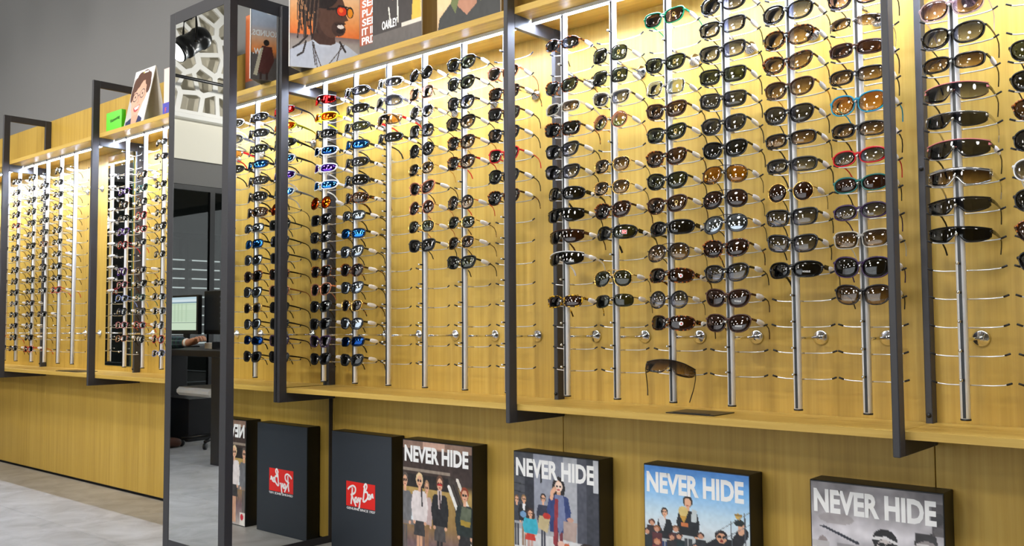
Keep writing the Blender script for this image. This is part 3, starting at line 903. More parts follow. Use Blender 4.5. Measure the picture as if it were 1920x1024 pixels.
E_['A3'] = [(15, 'sport', 'silver', 'grey', dict(temple='white')), (14, 'wrap', 'grey', 'greygrad', {}), (13, 'shield', 'white', 'tan', dict(temple='red')), (12, 'sport', 'black', 'black', {})]
E_['A4'] = [(15, 'round', 'gun', 'grey', {}), (14, 'hex', 'rose', 'palepink', {}), (13, 'round', 'silver', 'bluegrad', dict(temple='black')), (12, 'hex', 'gun', 'greygrad', {}), (11, 'round', 'gun', 'black', {}),
            (10, 'metalsoft', 'gold', 'browngrad', {}), (9, 'cat', 'rose', 'darkbrown', dict(temple='brown')), (8, 'round', 'rose', 'darkbrown', {}), (7, 'metalsoft', 'gold', 'green', dict(temple='rose')), (6, 'way', 'matte', 'black', {})]
E_['A5'] = [(15, 'soft', 'black', 'green', {}), (14, 'soft', 'black', 'green', {}), (13, 'soft', 'black', 'bluegrad', {}), (12, 'soft', 'black', 'browngrad', {}), (11, 'soft', 'tort', 'browngrad', dict(temple='gold')),
            (10, 'soft', 'tort', 'browngrad', dict(temple='red')), (8, 'round', 'black', 'browngrad', dict(temple='red')), (7, 'metalsoft', 'gold', 'green', dict(temple='tort')), (6, 'metalsoft', 'gold', 'brown', dict(temple='brown')), (5, 'way', 'black', 'green', {})]
E_['A6'] = [(14, 'soft', 'rose', 'browngrad', {}), (13, 'square', 'tort', 'brown', {}), (12, 'square', 'brown', 'black', {}), (11, 'way', 'black', 'brown', {}), (10, 'way', 'red', 'browngrad', {}),
            (9, 'soft', 'gun', 'green', {}), (8, 'soft', 'tort', 'black', {})]
E_['C1'] = [(13, 'bigoval', 'crystalpink', 'purplegrad', {}), (12, 'bigoval', 'black', 'greygrad', {}), (11, 'rect', 'black', 'browngrad', {}), (10, 'shield', 'pink', 'greygrad', dict(temple='black')), (9, 'slim', 'silver', 'grey', {}),
            (8, 'shield', 'pink', 'grey', dict(temple='black')), (7, 'visor', 'silver', 'browngrad', {}), (6, 'slim', 'gun', 'grey', {}), (5, 'slim', 'black', 'black', {})]
E_['C2'] = [(11, 'soft', 'black', 'green', {}), (10, 'soft', 'black', 'black', {}), (9, 'soft', 'tort', 'brown', {}), (8, 'bigoval', 'black', 'black', {}), (7, 'bigoval', 'white', 'greygrad', {}), (6, 'bigoval', 'matte', 'black', {}),
            (5, 'soft', 'tort', 'darkbrown', {}), (4, 'soft', 'black', 'black', {})]
OPT = ['optrect', 'optoval', 'optround', 'optbold']
def optset(rows, frames, seed):
    r = random.Random(seed); out = []
    for k, fr_ in zip(rows, frames):
        st = r.choice(OPT)
        if fr_ in ('gun', 'silver', 'gold', 'rose'): st = r.choice(['optrect', 'optoval', 'optround'])
        out.append((k, st, fr_, 'clear', dict(temple=r.choice([fr_, fr_, 'black', 'tort', 'gun']))))
    return out
cyc = ['gun', 'black', 'matte', 'gun', 'tort', 'black', 'silver', 'gun', 'black', 'red', 'gun', 'brown', 'black', 'gun', 'navy', 'rose']
def ring(n, s): return [cyc[(i * 5 + s) % 16] for i in range(n)]
E_['L1'] = optset(range(15, -1, -1), ring(16, 3), 1)
E_['L2'] = optset(range(15, -1, -1), ['gun', 'silver', 'tort', 'gun', 'red', 'gun', 'gun', 'silver', 'black', 'black', 'black', 'crystal', 'gun', 'navy', 'black', 'purple'], 2)
E_['O1'] = optset(range(15, -1, -1), ['gun', 'silver', 'black', 'gun', 'black', 'silver', 'black', 'black', 'navy', 'black', 'black', 'tort', 'brown', 'silver', 'black', 'red'], 3)
E_['O2'] = optset([14, 13, 12, 11, 10, 9, 8, 7, 6, 5, 3], ['gun', 'black', 'silver', 'black', 'gun', 'rose', 'silver', 'gun', 'black', 'silver', 'gun'], 4)
E_['O3'] = optset([15, 14, 13, 12, 11, 10, 9, 8, 7, 6, 5], ['black', 'gun', 'gun', 'black', 'silver', 'gun', 'black', 'gun', 'black', 'black', 'red'], 5)
E_['P1'] = optset([12, 11, 10, 9, 8, 6, 5, 4, 3, 2, 1], ['violet', 'tort', 'black', 'violet', 'red', 'violet', 'pink', 'sky', 'navy', 'pink', 'rose'], 6)
E_['P2'] = optset([13, 12, 11, 10, 9, 8, 6, 5, 4, 3, 2, 1], ['tort', 'teal', 'gun', 'red', 'red', 'navy', 'brown', 'black', 'teal', 'black', 'red', 'gun'], 7)
E_['P3'] = optset([15, 14, 12, 11, 10, 9, 8, 7, 5, 4, 3, 2, 1, 0], ['black', 'gun', 'black', 'black', 'gun', 'black', 'gun', 'black', 'gun', 'navy', 'crystal', 'silver', 'red', 'sky'], 8)

for key, rows in E_.items():
    bkey, ci = key[0], int(key[1])
    x = PX[bkey][ci - 1]
    for n, (k, st, fr_, ln, op) in enumerate(rows):
        op = dict(op)
        rr = random.Random(hash((ord(bkey), ci, k)) % 100003)
        tilt = -math.radians(rr.uniform(6, 11))
        roll = math.radians(rr.uniform(-2.5, 2.5)); yaw = math.radians(rr.uniform(-3, 3))
        bay = BAYL[bkey]
        if ln == 'clear': desc = FRW[fr_] + ' ' + SHAPEW[st]
        else: desc = FRW[fr_] + ' ' + LNW[ln] + ' ' + SHAPEW[st]
        label = '%s, %s from top on %s pole, %s' % (desc, ords(n + 1), ords(ci), bay)
        tg_ = not (bkey == 'C') or rr.random() < .4
        glasses(st, fr_, ln, x + rr.uniform(-.002, .002), Z0 + PIT[bkey] * k + .0172, label, rot=(tilt, roll, yaw), tagged=tg_, **op)

# the shield sunglasses hung crookedly on the lowest peg
glasses('shield', 'matte', 'browngrad', PX['B'][2] + .012, Z0 + .030, 'dark shield sunglasses hanging crookedly above the cable flap',
        rot=(math.radians(-34), math.radians(9), math.radians(26)), tagged=False, dy=-.012)

# ------------------------------------------------------------------ printed pictures: a fine grid whose colour attribute is the ink
class Canvas:
    def __init__(s, w, h, base=(255, 255, 255), k=1.0):
        s.w, s.h = w, h
        s.a = np.ones((h, w, 3)) * np.array(base, float)
        s.v, s.u = np.mgrid[0:h, 0:w]
        s.u = s.u / (w - 1); s.v = s.v / (h - 1); s.v0 = s.v
        s.v = np.minimum(s.v / k, 1.0); s.asp = h / w * k
        s.r = np.random.RandomState(3)
    def grad(s, stops):
        vs = [q[0] for q in stops]
        for c in range(3):
            s.a[..., c] = np.interp(s.v, vs, [q[1][c] for q in stops])
    def put(s, m, col, al=1.0):
        for c in range(3):
            s.a[..., c] = np.where(m, s.a[..., c] * (1 - al) + col[c] * al, s.a[..., c])
    def rect(s, u0, v0, u1, v1, col, al=1.0):
        s.put((s.u >= u0) & (s.u <= u1) & (s.v >= v0) & (s.v <= v1), col, al)
    def ell(s, cu, cv, ru, rv, col, rot=0., al=1.0):
        du = s.u - cu; dv = (s.v - cv); k = math.cos(rot); n = math.sin(rot)
        asp = s.asp
        x = du * k + dv * asp * n; y = -du * n + dv * asp * k
        s.put((x / ru) ** 2 + (y / (rv * asp)) ** 2 <= 1, col, al)
    def poly(s, pts, col, al=1.0):
        ins = np.zeros(s.u.shape, bool)
        n = len(pts)
        for i in range(n):
            (x0, y0), (x1, y1) = pts[i], pts[(i + 1) % n]
            if y0 == y1: continue
            c = ((y0 > s.v) != (y1 > s.v)) & (s.u < (x1 - x0) * (s.v - y0) / (y1 - y0) + x0)
            ins ^= c
        s.put(ins, col, al)
    def line(s, pts, th, col, al=1.0):
        asp = s.asp
        m_ = np.zeros(s.u.shape, bool)
        for (x0, y0), (x1, y1) in zip(pts[:-1], pts[1:]):
            dx, dy = x1 - x0, (y1 - y0) * asp
            l2 = dx * dx + dy * dy + 1e-9
            t = np.clip(((s.u - x0) * dx + (s.v - y0) * asp * dy) / l2, 0, 1)
            d = np.hypot(s.u - x0 - t * dx, (s.v - y0) * asp - t * dy)
            m_ |= d <= th
        s.put(m_, col, al)
    def noise(s, amp, cells=14):
        g = s.r.rand(cells, cells)
        yi = s.v * (cells - 1.001); xi = s.u * (cells - 1.001)
        y0 = yi.astype(int); x0 = xi.astype(int); fy = yi - y0; fx = xi - x0
        q = g[y0, x0] * (1 - fx) * (1 - fy) + g[y0, x0 + 1] * fx * (1 - fy) + g[y0 + 1, x0] * (1 - fx) * fy + g[y0 + 1, x0 + 1] * fx * fy
        s.a += ((q - .5) * amp)[..., None]
    def mesh(s, name, width, height):
        w, h = s.w, s.h
        xs_ = (s.u - .5) * width; zs_ = (.5 - s.v0) * height
        v = np.stack([xs_.ravel(), np.zeros(w * h), zs_.ravel()], 1)
        i = np.arange(h - 1)[:, None] * w + np.arange(w - 1)[None, :]
        f = np.stack([i, i + w, i + w + 1, i + 1], -1).reshape(-1, 4)
        me = bpy.data.meshes.new(name)
        me.from_pydata(v.tolist(), [], f.tolist())
        at = me.color_attributes.new('ink', 'FLOAT_COLOR', 'POINT')
        c = np.clip(s.a, 0, 255) / 255
        lin = np.where(c <= .04045, c / 12.92, ((c + .055) / 1.055) ** 2.4)
        at.data.foreach_set('color', np.concatenate([lin.reshape(-1, 3), np.ones((w * h, 1))], 1).ravel())
        me.materials.append(INK); me.update()
        return me
INK = bpy.data.materials.new('printed_ink'); INK.use_nodes = True
_n = INK.node_tree.nodes.new('ShaderNodeAttribute'); _n.attribute_name = 'ink'
INK.node_tree.links.new(_n.outputs['Color'], INK.node_tree.nodes['Principled BSDF'].inputs['Base Color'])
INK.node_tree.nodes['Principled BSDF'].inputs['Roughness'].default_value = 0.4

SK = (224, 172, 140)
def figure(c, u, v, h, hair, top, legs, skin=SK, w=.05, skirt=None):
    """a standing printed figure: u centre, v top of head, h height"""
    hd = h * .13
    c.rect(u - w * .5, v + h * .55, u - w * .06, v + h, legs); c.rect(u + w * .06, v + h * .55, u + w * .5, v + h, legs)
    if skirt:
        c.poly([(u - w * .75, v + h * .42), (u + w * .75, v + h * .42), (u + w * 1.0, v + h * .66), (u - w * 1.0, v + h * .66)], skirt)
    c.poly([(u - w * .95, v + hd * 1.35), (u + w * .95, v + hd * 1.35), (u + w * 1.05, v + h * .30), (u + w * .85, v + h * .5), (u - w * .85, v + h * .5), (u - w * 1.05, v + h * .30)], top)
    c.line([(u - w * .95, v + hd * 1.6), (u - w * 1.25, v + h * .34), (u - w * .9, v + h * .50)], w * .25, top)
    c.line([(u + w * .95, v + hd * 1.6), (u + w * 1.25, v + h * .34), (u + w * 1.0, v + h * .50)], w * .25, top)
    c.ell(u - w * .9, v + h * .52, w * .22, h * .02, skin); c.ell(u + w * 1.0, v + h * .52, w * .22, h * .02, skin)
    c.rect(u - w * .22, v + hd * .8, u + w * .22, v + hd * 1.4, skin)
    c.ell(u, v + hd * .42, w * .62, hd * .60, hair)
    c.ell(u, v + hd * .55, w * .44, hd * .48, skin)
    c.ell(u - w * .2, v + hd * .5, w * .17, hd * .12, (24, 22, 24)); c.ell(u + w * .2, v + hd * .5, w * .17, hd * .12, (24, 22, 24)); c.ell(u, v + hd * .82, w * .14, hd * .05, (170, 70, 70))

def poster_box(x0, x1, zt, dep, canvas, label, text=True):
    w = x1 - x0
    t = tag(empty('poster_box', ((x0 + x1) / 2, 0, 0)), label, 'poster', 'poster boxes on the floor')
    box('body', -w / 2, w / 2, -dep, -.002, .0004, zt, BLACKC, t, .0012)
    me = canvas.mesh('picture', w - .006, zt - .008)
    obj('picture', me, None, t, (0, -dep - .0006, zt / 2))
    if text:
        me = text_mesh('lettering', 'NEVER HIDE', w * .915, .062, .04)
        me.materials.append(PRINTW)
        obj('lettering', me, None, t, (-.004, -dep - .0008, zt - .053))
    return t

# poster 1: students by a station stair
c = Canvas(132, 176, (120, 96, 66)); c.grad([(0, (96, 74, 60)), (.3, (60, 46, 36)), (.36, (178, 148, 84)), (.62, (150, 118, 66)), (.8, (120, 96, 100)), (1, (190, 180, 176))])
c.rect(0, 0, 1, .06, (150, 120, 104)); c.rect(.3, .0, .62, .05, (210, 170, 150)); c.rect(0, .06, 1, .30, (58, 44, 40)); c.rect(0, .215, .7, .235, (205, 190, 170), .6); c.rect(0, .26, .68, .36, (34, 28, 26))
c.rect(0, .42, .3, .66, (128, 120, 118)); c.rect(.08, .5, .16, .62, (214, 222, 228))
c.poly([(.66, .24), (.76, .26), (1.0, .60), (1.0, .76), (.82, .62)], (66, 58, 52)); c.line([(.68, .32), (.98, .74)], .02, (236, 234, 230)); c.line([(.80, .26), (1.0, .52)], .018, (226, 220, 210)); c.line([(.74, .30), (.97, .64)], .008, (20, 18, 18))
figure(c, .36, .31, .66, (168, 130, 96), (196, 172, 170), (150, 110, 80), w=.055)
figure(c, .03, .27, .72, (90, 80, 74), (112, 112, 116), (96, 90, 88), w=.075)
figure(c, .25, .26, .72, (222, 194, 150), (226, 216, 216), SK, w=.085, skirt=(58, 56, 58))
c.line([(.28, .37), (.29, .50)], .010, (40, 30, 36))
figure(c, .55, .26, .74, (96, 66, 48), (30, 29, 33), (40, 36, 38), w=.085, skirt=(78, 74, 74))
c.poly([(.515, .36), (.575, .36), (.57, .50), (.53, .50)], (214, 198, 196)); c.line([(.545, .37), (.56, .50)], .010, (50, 30, 36)); c.ell(.55, .316, .035, .009, (190, 40, 40))
figure(c, .90, .32, .70, (140, 58, 28), (32, 44, 42), (50, 46, 46), w=.09, skirt=(40, 38, 40)); c.poly([(.86, .45), (.99, .46), (.98, .58), (.83, .57)], (96, 104, 84)); c.poly([(.84, .55), (.98, .56), (.97, .60), (.84, .59)], (168, 140, 50))
c.rect(.0, .88, .12, 1., (232, 226, 220)); c.ell(.07, .92, .035, .03, (206, 40, 60)); c.noise(26, 40)
poster_box(-.712, -.342, .488, .08, c, 'black-edged poster box with schoolgirls beside the plain dark box')
# poster 2: woman on the telephone in a street
c = Canvas(132, 176, (110, 112, 122), k=.72); c.grad([(0, (120, 124, 136)), (.5, (140, 142, 150)), (1, (206, 206, 208))])
c.rect(0, 0, .24, .66, (72, 74, 82)); c.rect(.24, 0, .47, .7, (150, 154, 168)); c.rect(.13, .06, .25, .62, (40, 42, 52)); c.rect(.47, 0, .60, .72, (124, 128, 142)); c.rect(.60, 0, .76, .72, (172, 174, 182)); c.rect(.76, 0, .87, .78, (78, 80, 92)); c.rect(.87, 0, .94, .8, (56, 58, 68)); c.rect(.94, 0, 1, .3, (196, 198, 204)); c.rect(.94, .3, 1, .8, (60, 62, 72))
for q in (.14, .22, .3, .38, .46): c.line([(0, q), (.13, q + .01)], .005, (40, 42, 48))
c.poly([(0, .74), (1, .80), (1, 1), (0, 1)], (214, 214, 216)); c.line([(.33, .10), (.335, .26)], .012, (30, 30, 36))
figure(c, .03, .43, .48, (120, 90, 60), (60, 62, 70), (60, 60, 68), w=.05); figure(c, .12, .42, .48, (150, 116, 70), (28, 28, 34), (150, 120, 96), w=.05); c.poly([(.10, .50), (.14, .50), (.13, .56), (.11, .56)], (230, 230, 234))
figure(c, .36, .38, .56, (40, 30, 28), (48, 52, 72), (60, 62, 76), w=.055)
c.ell(.545, .30, .075, .11, (28, 22, 24)); figure(c, .545, .22, .86, (28, 22, 24), (50, 66, 118), (120, 50, 60), w=.095); c.poly([(.45, .42), (.65, .42), (.67, .70), (.44, .72)], (46, 62, 116)); c.ell(.545, .285, .045, .05, (236, 208, 190)); c.ell(.525, .282, .014, .008, (40, 30, 30)); c.ell(.565, .282, .014, .008, (40, 30, 30)); c.ell(.545, .315, .02, .008, (190, 80, 80)); c.poly([(.50, .36), (.60, .36), (.63, .62), (.55, .74), (.52, .60)], (120, 130, 166)); c.line([(.52, .42), (.50, .82)], .022, (150, 50, 60)); c.line([(.46, .40), (.47, .34), (.50, .31)], .02, SK)
c.poly([(.31, .58), (.44, .60), (.41, .74), (.29, .70)], (196, 178, 136)); c.ell(.40, .58, .045, .03, (190, 50, 40)); c.poly([(.60, .60), (.76, .60), (.74, .78), (.60, .77)], (178, 156, 148)); c.ell(.68, .58, .04, .02, (196, 150, 130))
c.ell(.20, .60, .055, .075, (60, 40, 34)); figure(c, .20, .55, .44, (70, 46, 40), (60, 176, 200), (200, 160, 150), w=.065, skirt=(206, 64, 52)); c.ell(.11, .60, .04, .03, (110, 150, 190))
c.ell(.88, .86, .12, .09, (42, 30, 30)); c.ell(.88, .91, .085, .075, (240, 212, 200)); c.ell(.85, .895, .012, .008, (30, 24, 24)); c.ell(.92, .895, .012, .008, (30, 24, 24)); c.poly([(.56, .82), (.66, .80), (.72, 1.), (.60, 1.)], (206, 104, 60)); c.ell(.57, .82, .04, .03, (240, 196, 180)); c.noise(20, 40)
poster_box(-.147, .214, .491, .08, c, 'black-edged poster box with a woman telephoning in a grey street')
# poster 3: winners under a blue sky
c = Canvas(132, 176, k=.58); c.grad([(0, (78, 140, 218)), (.2, (120, 180, 236)), (.45, (196, 222, 240)), (.6, (214, 226, 234)), (1, (150, 140, 130))])
def winner(u, v, h, w, jer, shorts):
    figure(c, u, v, h, (46, 36, 32), jer, shorts, w=w); c.rect(u - w * .4, v + h * .055, u + w * .4, v + h * .073, SK)
winner(.20, .44, .62, .055, (26, 30, 36), (46, 66, 110)); c.ell(.175, .575, .035, .05, (214, 220, 226)); c.poly([(.15, .62), (.2, .62), (.18, .68)], (196, 200, 206))
winner(.43, .29, .78, .075, (26, 30, 34), (58, 62, 66)); c.ell(.385, .44, .045, .055, (214, 190, 120)); c.poly([(.35, .49), (.42, .49), (.39, .56)], (196, 150, 60)); c.rect(.36, .56, .43, .60, (204, 120, 70)); c.poly([(.47, .40), (.52, .42), (.51, .54), (.46, .54)], (196, 204, 206))
c.line([(.60, .80), (.72, .72), (.86, .72), (.94, .58)], .05, (28, 28, 34)); c.ell(.74, .63, .058, .055, (34, 26, 28)); c.ell(.745, .655, .045, .05, (214, 160, 126)); c.ell(.725, .642, .022, .013, (30, 24, 26)); c.ell(.77, .642, .022, .013, (30, 24, 26)); c.ell(.745, .682, .018, .014, (130, 40, 40)); c.poly([(.62, .74), (.88, .72), (.86, 1.), (.60, 1.)], (30, 30, 36)); c.rect(.70, .78, .78, .82, (226, 226, 228))
c.line([(.92, .56), (.93, .51)], .028, SK); c.ell(.905, .475, .045, .035, (24, 36, 36)); c.ell(.90, .415, .026, .032, (206, 170, 90)); c.line([(.87, .40), (.93, .40)], .006, (150, 120, 60)); c.line([(.955, .38), (.965, .9)], .006, (70, 74, 82)); c.line([(.83, .47), (.84, .72)], .005, (90, 96, 104)); c.line([(.7, .60), (1., .36)], .003, (120, 130, 140)); c.line([(.76, .66), (1., .48)], .003, (120, 130, 140))
for (u, v, cl) in ((.07, .60, (90, 50, 36)), (.12, .66, (150, 90, 50)), (.02, .70, (60, 46, 44)), (.31, .63, (120, 84, 60)), (.34, .70, (40, 36, 40)), (.55, .66, (70, 50, 44)), (.27, .72, (80, 40, 40)), (.50, .78, (40, 40, 50)), (.12, .80, (200, 130, 90))):
    c.ell(u, v, .035, .032, cl); c.ell(u, v + .012, .024, .024, (206, 150, 120)); c.rect(u - .05, v + .04, u + .05, v + .2, (int(cl[0] * .6), 44, 48))
c.noise(14, 40)
poster_box(.382, .735, .497, .08, c, 'black-edged poster box with trophy winners under a blue sky')
# poster 4: monochrome motorbike riders
c = Canvas(132, 176, k=.62); c.grad([(0, (126, 122, 126)), (.2, (160, 156, 160)), (.4, (206, 202, 208)), (1, (150, 146, 150))]); c.noise(60, 9); c.noise(30, 20)
c.ell(.2, .30, .14, .05, (150, 142, 142), al=.6); c.poly([(.06, .375), (.10, .368), (.38, .475), (.38, .50)], (52, 54, 66))
c.ell(.09, .56, .05, .10, (150, 138, 138)); c.rect(.0, .50, .14, .56, (190, 186, 188)); c.rect(.2, .50, .34, .53, (150, 146, 150))
c.ell(.575, .43, .095, .095, (34, 33, 36)); c.line([(.49, .42), (.58, .405), (.66, .44)], .010, (226, 224, 226)); c.ell(.575, .485, .058, .065, (206, 196, 194)); c.ell(.55, .465, .026, .017, (24, 24, 26)); c.ell(.605, .465, .026, .017, (24, 24, 26)); c.ell(.578, .51, .025, .012, (240, 238, 238)); c.poly([(.42, .58), (.72, .56), (.80, .9), (.36, .9)], (46, 45, 48))
c.poly([(.80, .33), (.94, .32), (.96, .41), (.79, .43)], (60, 58, 60)); c.ell(.88, .46, .085, .075, (150, 142, 142)); c.ell(.83, .485, .03, .02, (34, 33, 36)); c.ell(.85, .42, .05, .012, (206, 200, 200)); c.poly([(.84, .54), (1., .48), (1., .9), (.80, .9)], (70, 68, 72)); c.line([(.92, .56), (1., .66)], .02, (220, 218, 220)); c.line([(.72, .62), (.76, .54)], .02, (190, 182, 182))
c.rect(.92, .08, 1, .34, (82, 78, 80)); c.ell(.96, .2, .05, .05, (60, 58, 60)); c.ell(.97, .3, .04, .04, (100, 96, 98)); c.noise(12, 40)
poster_box(.91, 1.25, .505, .08, c, 'black-edged poster box with black-and-white motorbike riders')

# the plain dark box with the red logo
t = tag(empty('logo_box', ((-1.161 - .788) / 2, 0, 0)), 'plain dark box with small red logo leaning beside the mirror pillar', 'display box')
w = .373
box('body', -w / 2, w / 2, -.069, -.002, .0004, .486, BLACKC, t, .0012)
box('front_card', -w / 2 + .0012, w / 2 - .0012, -.070, -.0691, .0015, .4848, NAVYC, t)
lg = box('logo_field', -.09, .09, -.0706, -.0702, .1885, .2885, PRINTRED, t)
SCR_L = script_mesh(.168, .125, .0046, -.0709); SCR_L.materials.append(PRINTW)
obj('script_lettering', SCR_L, None, t, (0, 0, .2345))
me = text_mesh('lettering', 'GENUINE SINCE 1937', .178, .0095, .02); me.materials.append(PRINTW)
obj('lettering', me, None, t, (.002, -.0704, .1800))

# ------------------------------------------------------------------ cards on the upper shelves
def card(name, p0, p1, z0, z1, canvas, label, th=.004, texts=(), cat='poster', parent=None, edge=None):
    """an upright printed card between two points of the plan, its picture facing right-hand of p0->p1 (towards -y)"""
    p0 = Vector(p0); p1 = Vector(p1); d = p1 - p0; w = d.length; an = math.atan2(d.y, d.x)
    if parent is None:
        t = tag(empty(name, ((p0.x + p1.x) / 2, (p0.y + p1.y) / 2, z0), (0, 0, an)), label, cat)
        prt = t; off = Vector((0, 0, 0))
        box('board', -w / 2, w / 2, 0, th, 0, z1 - z0, edge or PAPER, prt)
        obj('picture', canvas.mesh('picture', w, z1 - z0), None, prt, (0, -.0006, (z1 - z0) / 2))
    for (s_, u, v, tw, thh, m_, *rest) in texts:
        me = text_mesh('lettering', s_, tw, thh, .03); me.materials.append(m_)
        obj('lettering', me, None, prt, ((u - .5) * w, -.0009, (.5 - v) * (z1 - z0) + (z1 - z0) / 2))
    return t

# three-cornered sunset display: two picture faces meeting in a front corner
zA = SU1 + .0006; hA = .39
t = tag(empty('sunset_display', (-1.108, -.337, zA)), 'folded sunset card display with a grinning man in orange mirrored sunglasses', 'card display')
R0 = Vector((.142, .246)); L0 = Vector((-.100, .235))
c = Canvas(140, 170); c.grad([(0, (250, 226, 196)), (.25, (250, 200, 150)), (.5, (246, 160, 92)), (.645, (240, 124, 56)), (.655, (128, 110, 110)), (.72, (168, 158, 152)), (1, (190, 192, 200))])
c.poly([(.0, .83), (.18, .76), (.34, .70), (.64, .70), (.82, .73), (.99, .82), (1, 1), (0, 1)], (196, 204, 220)); c.ell(.5, .715, .16, .05, (206, 214, 228))
c.poly([(.33, .40), (.62, .50), (.66, .72), (.58, .745), (.42, .74), (.34, .70)], (74, 50, 42)); c.ell(.60, .40, .20, .26, (92, 64, 52)); c.poly([(.74, .28), (.815, .42), (.84, .46), (.77, .48)], (92, 64, 52)); c.ell(.70, .56, .10, .08, (70, 48, 42)); c.ell(.72, .585, .055, .025, (40, 28, 26)); c.ell(.73, .535, .05, .022, (236, 226, 220)); c.line([(.66, .515), (.79, .50)], .010, (46, 30, 28)); c.ell(.41, .42, .035, .05, (80, 56, 46))
c.ell(.47, .16, .24, .20, (40, 32, 32)); c.poly([(.12, .0), (.7, .0), (.68, .18), (.5, .22), (.42, .36), (.3, .44), (.2, .3)], (42, 34, 34))
for i in range(16):
    u0 = .12 + .018 * i; c.line([(u0 + .04, .1), (u0 + .02 * math.sin(i * 2.1), .35 + .012 * i), (u0 + .03 * math.sin(i * 3.7), .50 + .2 * abs(math.sin(i * 1.3)))], .009, (44, 34, 33) if i % 3 else (96, 76, 64))
c.line([(.26, .66), (.14, .76), (.06, .80)], .012, (46, 36, 36)); c.line([(.24, .72), (.2, .84), (.12, .88)], .012, (46, 36, 36)); c.line([(.72, .70), (.80, .80)], .014, (46, 36, 36))
c.line([(.54, .36), (.68, .345)], .014, (30, 28, 30)); c.ell(.745, .365, .085, .062, (34, 30, 32)); c.ell(.745, .37, .068, .048, (226, 60, 30)); c.ell(.865, .375, .05, .062, (34, 30, 32)); c.ell(.865, .38, .036, .048, (244, 150, 30)); c.line([(.70, .315), (.88, .325)], .010, (34, 30, 32)); c.ell(.735, .36, .03, .025, (250, 120, 50))
for a_ in ((.33, .46), (.35, .40), (.78, .55)): c.line([(a_[0], .73), (a_[1] if a_[0] < .7 else .52, .99)], .006, (70, 58, 54))
c.line([(.33, .72), (.37, .96)], .007, (54, 44, 42)); c.line([(.74, .72), (.66, .96)], .007, (54, 44, 42)); c.noise(10, 40)
for (d_, cv, nm) in ((R0, c, 'face'), (L0, None, 'face')):
    wA = d_.length
    if cv is None:
        cv = Canvas(110, 150); cv.grad([(0, (150, 170, 196)), (.3, (178, 184, 200)), (.45, (220, 178, 150)), (.62, (240, 140, 70)), (.72, (110, 84, 76)), (1, (84, 78, 76))])
        cv.poly([(.0, .78), (1, .66), (1, 1), (0, 1)], (92, 86, 84)); cv.ell(.73, .52, .05, .04, (40, 32, 30)); cv.poly([(.64, .57), (.80, .56), (.88, .74), (.86, .92), (.70, .92), (.60, .74)], (84, 44, 40)); cv.poly([(.78, .58), (.84, .60), (.94, .94), (.88, .95)], (206, 196, 170)); cv.rect(.70, .9, .74, 1, (60, 40, 36)); cv.rect(.80, .9, .84, 1, (60, 40, 36)); cv.noise(10, 30)
    an = math.atan2(d_.y, d_.x) if d_.x > 0 else math.atan2(-d_.y, -d_.x)
    hF = hA if d_ is R0 else .335
    fc = box('face_board', -wA / 2, wA / 2, .0004, .0034, 0, hF, PAPER, t, loc=(d_.x / 2, d_.y / 2, 0), rot=(0, 0, an))
    obj('picture', cv.mesh('picture', wA, hF), None, fc, (0, -.0002, hF / 2))
    if d_ is L0:
        for (s_, zz, ww, xx) in (('GROUNDS.', .60, .135, -.055), ('W.', .36, .035, -.098)):
            me = text_mesh('lettering', s_, ww, .026, .03); me.materials.append(PRINTW)
            obj('lettering', me, None, fc, (-xx, -.0006, zz * hF))
        rv, rf = [], []
        for k in range(24):
            a_ = 2 * PI * k / 24
            for (ru_, rw_) in ((.017, .0105), (.012, .0058)):
                rv.append((ru_ * math.cos(a_), -.0008, rw_ * math.sin(a_)))
        for k in range(24):
            rf.append((2 * k, 2 * k + 1, 2 * ((k + 1) % 24) + 1, 2 * ((k + 1) % 24)))
        me = mesh('oval_emblem', rv, rf); me.materials.append(PRINTW); obj('oval_emblem', me, None, fc, (.045, 0, .88 * hF))
box('back_board', -.121, .121, 0, .003, 0, hA, PAPER, t, loc=(.021, .243, 0), rot=(0, 0, .045))

# text card and hoodie card, collar card
c = Canvas(60, 130); c.grad([(0, (214, 120, 70)), (.4, (190, 96, 54)), (.78, (150, 70, 40)), (.79, (84, 78, 76)), (1, (78, 74, 74))])
card('text_card', (-.915, -.130), (-.755, -.130), SU1 + .0006, SU1 + .40, c, 'orange text card standing behind the dark hoodie poster',
     texts=[('SEE', .36, .36, .085, .03, PRINTW), ('PLA', .36, .455, .085, .03, PRINTW), ('SEE', .36, .55, .085, .03, PRINTW), ('IT IN', .38, .645, .095, .03, PRINTW), ('PRIZ', .38, .74, .095, .03, PRINTW)])
c = Canvas(100, 130); c.grad([(0, (240, 214, 160)), (.7, (226, 190, 120)), (.8, (186, 160, 120)), (.805, (92, 84, 80)), (1, (82, 78, 76))])
c.poly([(0, .40), (.2, .30), (.8, .26), (.98, .62), (.96, .8), (0, .8)], (46, 38, 36)); c.poly([(.84, .40), (.96, .50), (.99, .80), (.80, .80)], (226, 178, 60)); c.poly([(.30, .20), (.56, .20), (.52, .46), (.42, .52), (.34, .44)], (196, 120, 84)); c.ell(.45, .12, .24, .17, (44, 38, 36)); c.ell(.45, .15, .16, .14, (202, 138, 104)); c.ell(.38, .12, .05, .02, (30, 26, 26)); c.ell(.52, .12, .05, .02, (30, 26, 26)); c.ell(.45, .22, .05, .014, (160, 84, 76)); c.line([(.34, .58), (.38, .76)], .012, (228, 220, 208)); c.line([(.52, .52), (.53, .74)], .012, (228, 220, 208)); c.rect(.6, .76, .99, .80, (214, 204, 190)); c.noise(10, 30)
card('hoodie_poster', (-.753, -.2), (-.478, -.2), SU1 + .0006, SU1 + .40, c, 'poster of a person in a dark hoodie on the upper shelf',
     texts=[('OAKLEY', .36, .735, .088, .034, PRINTW)])
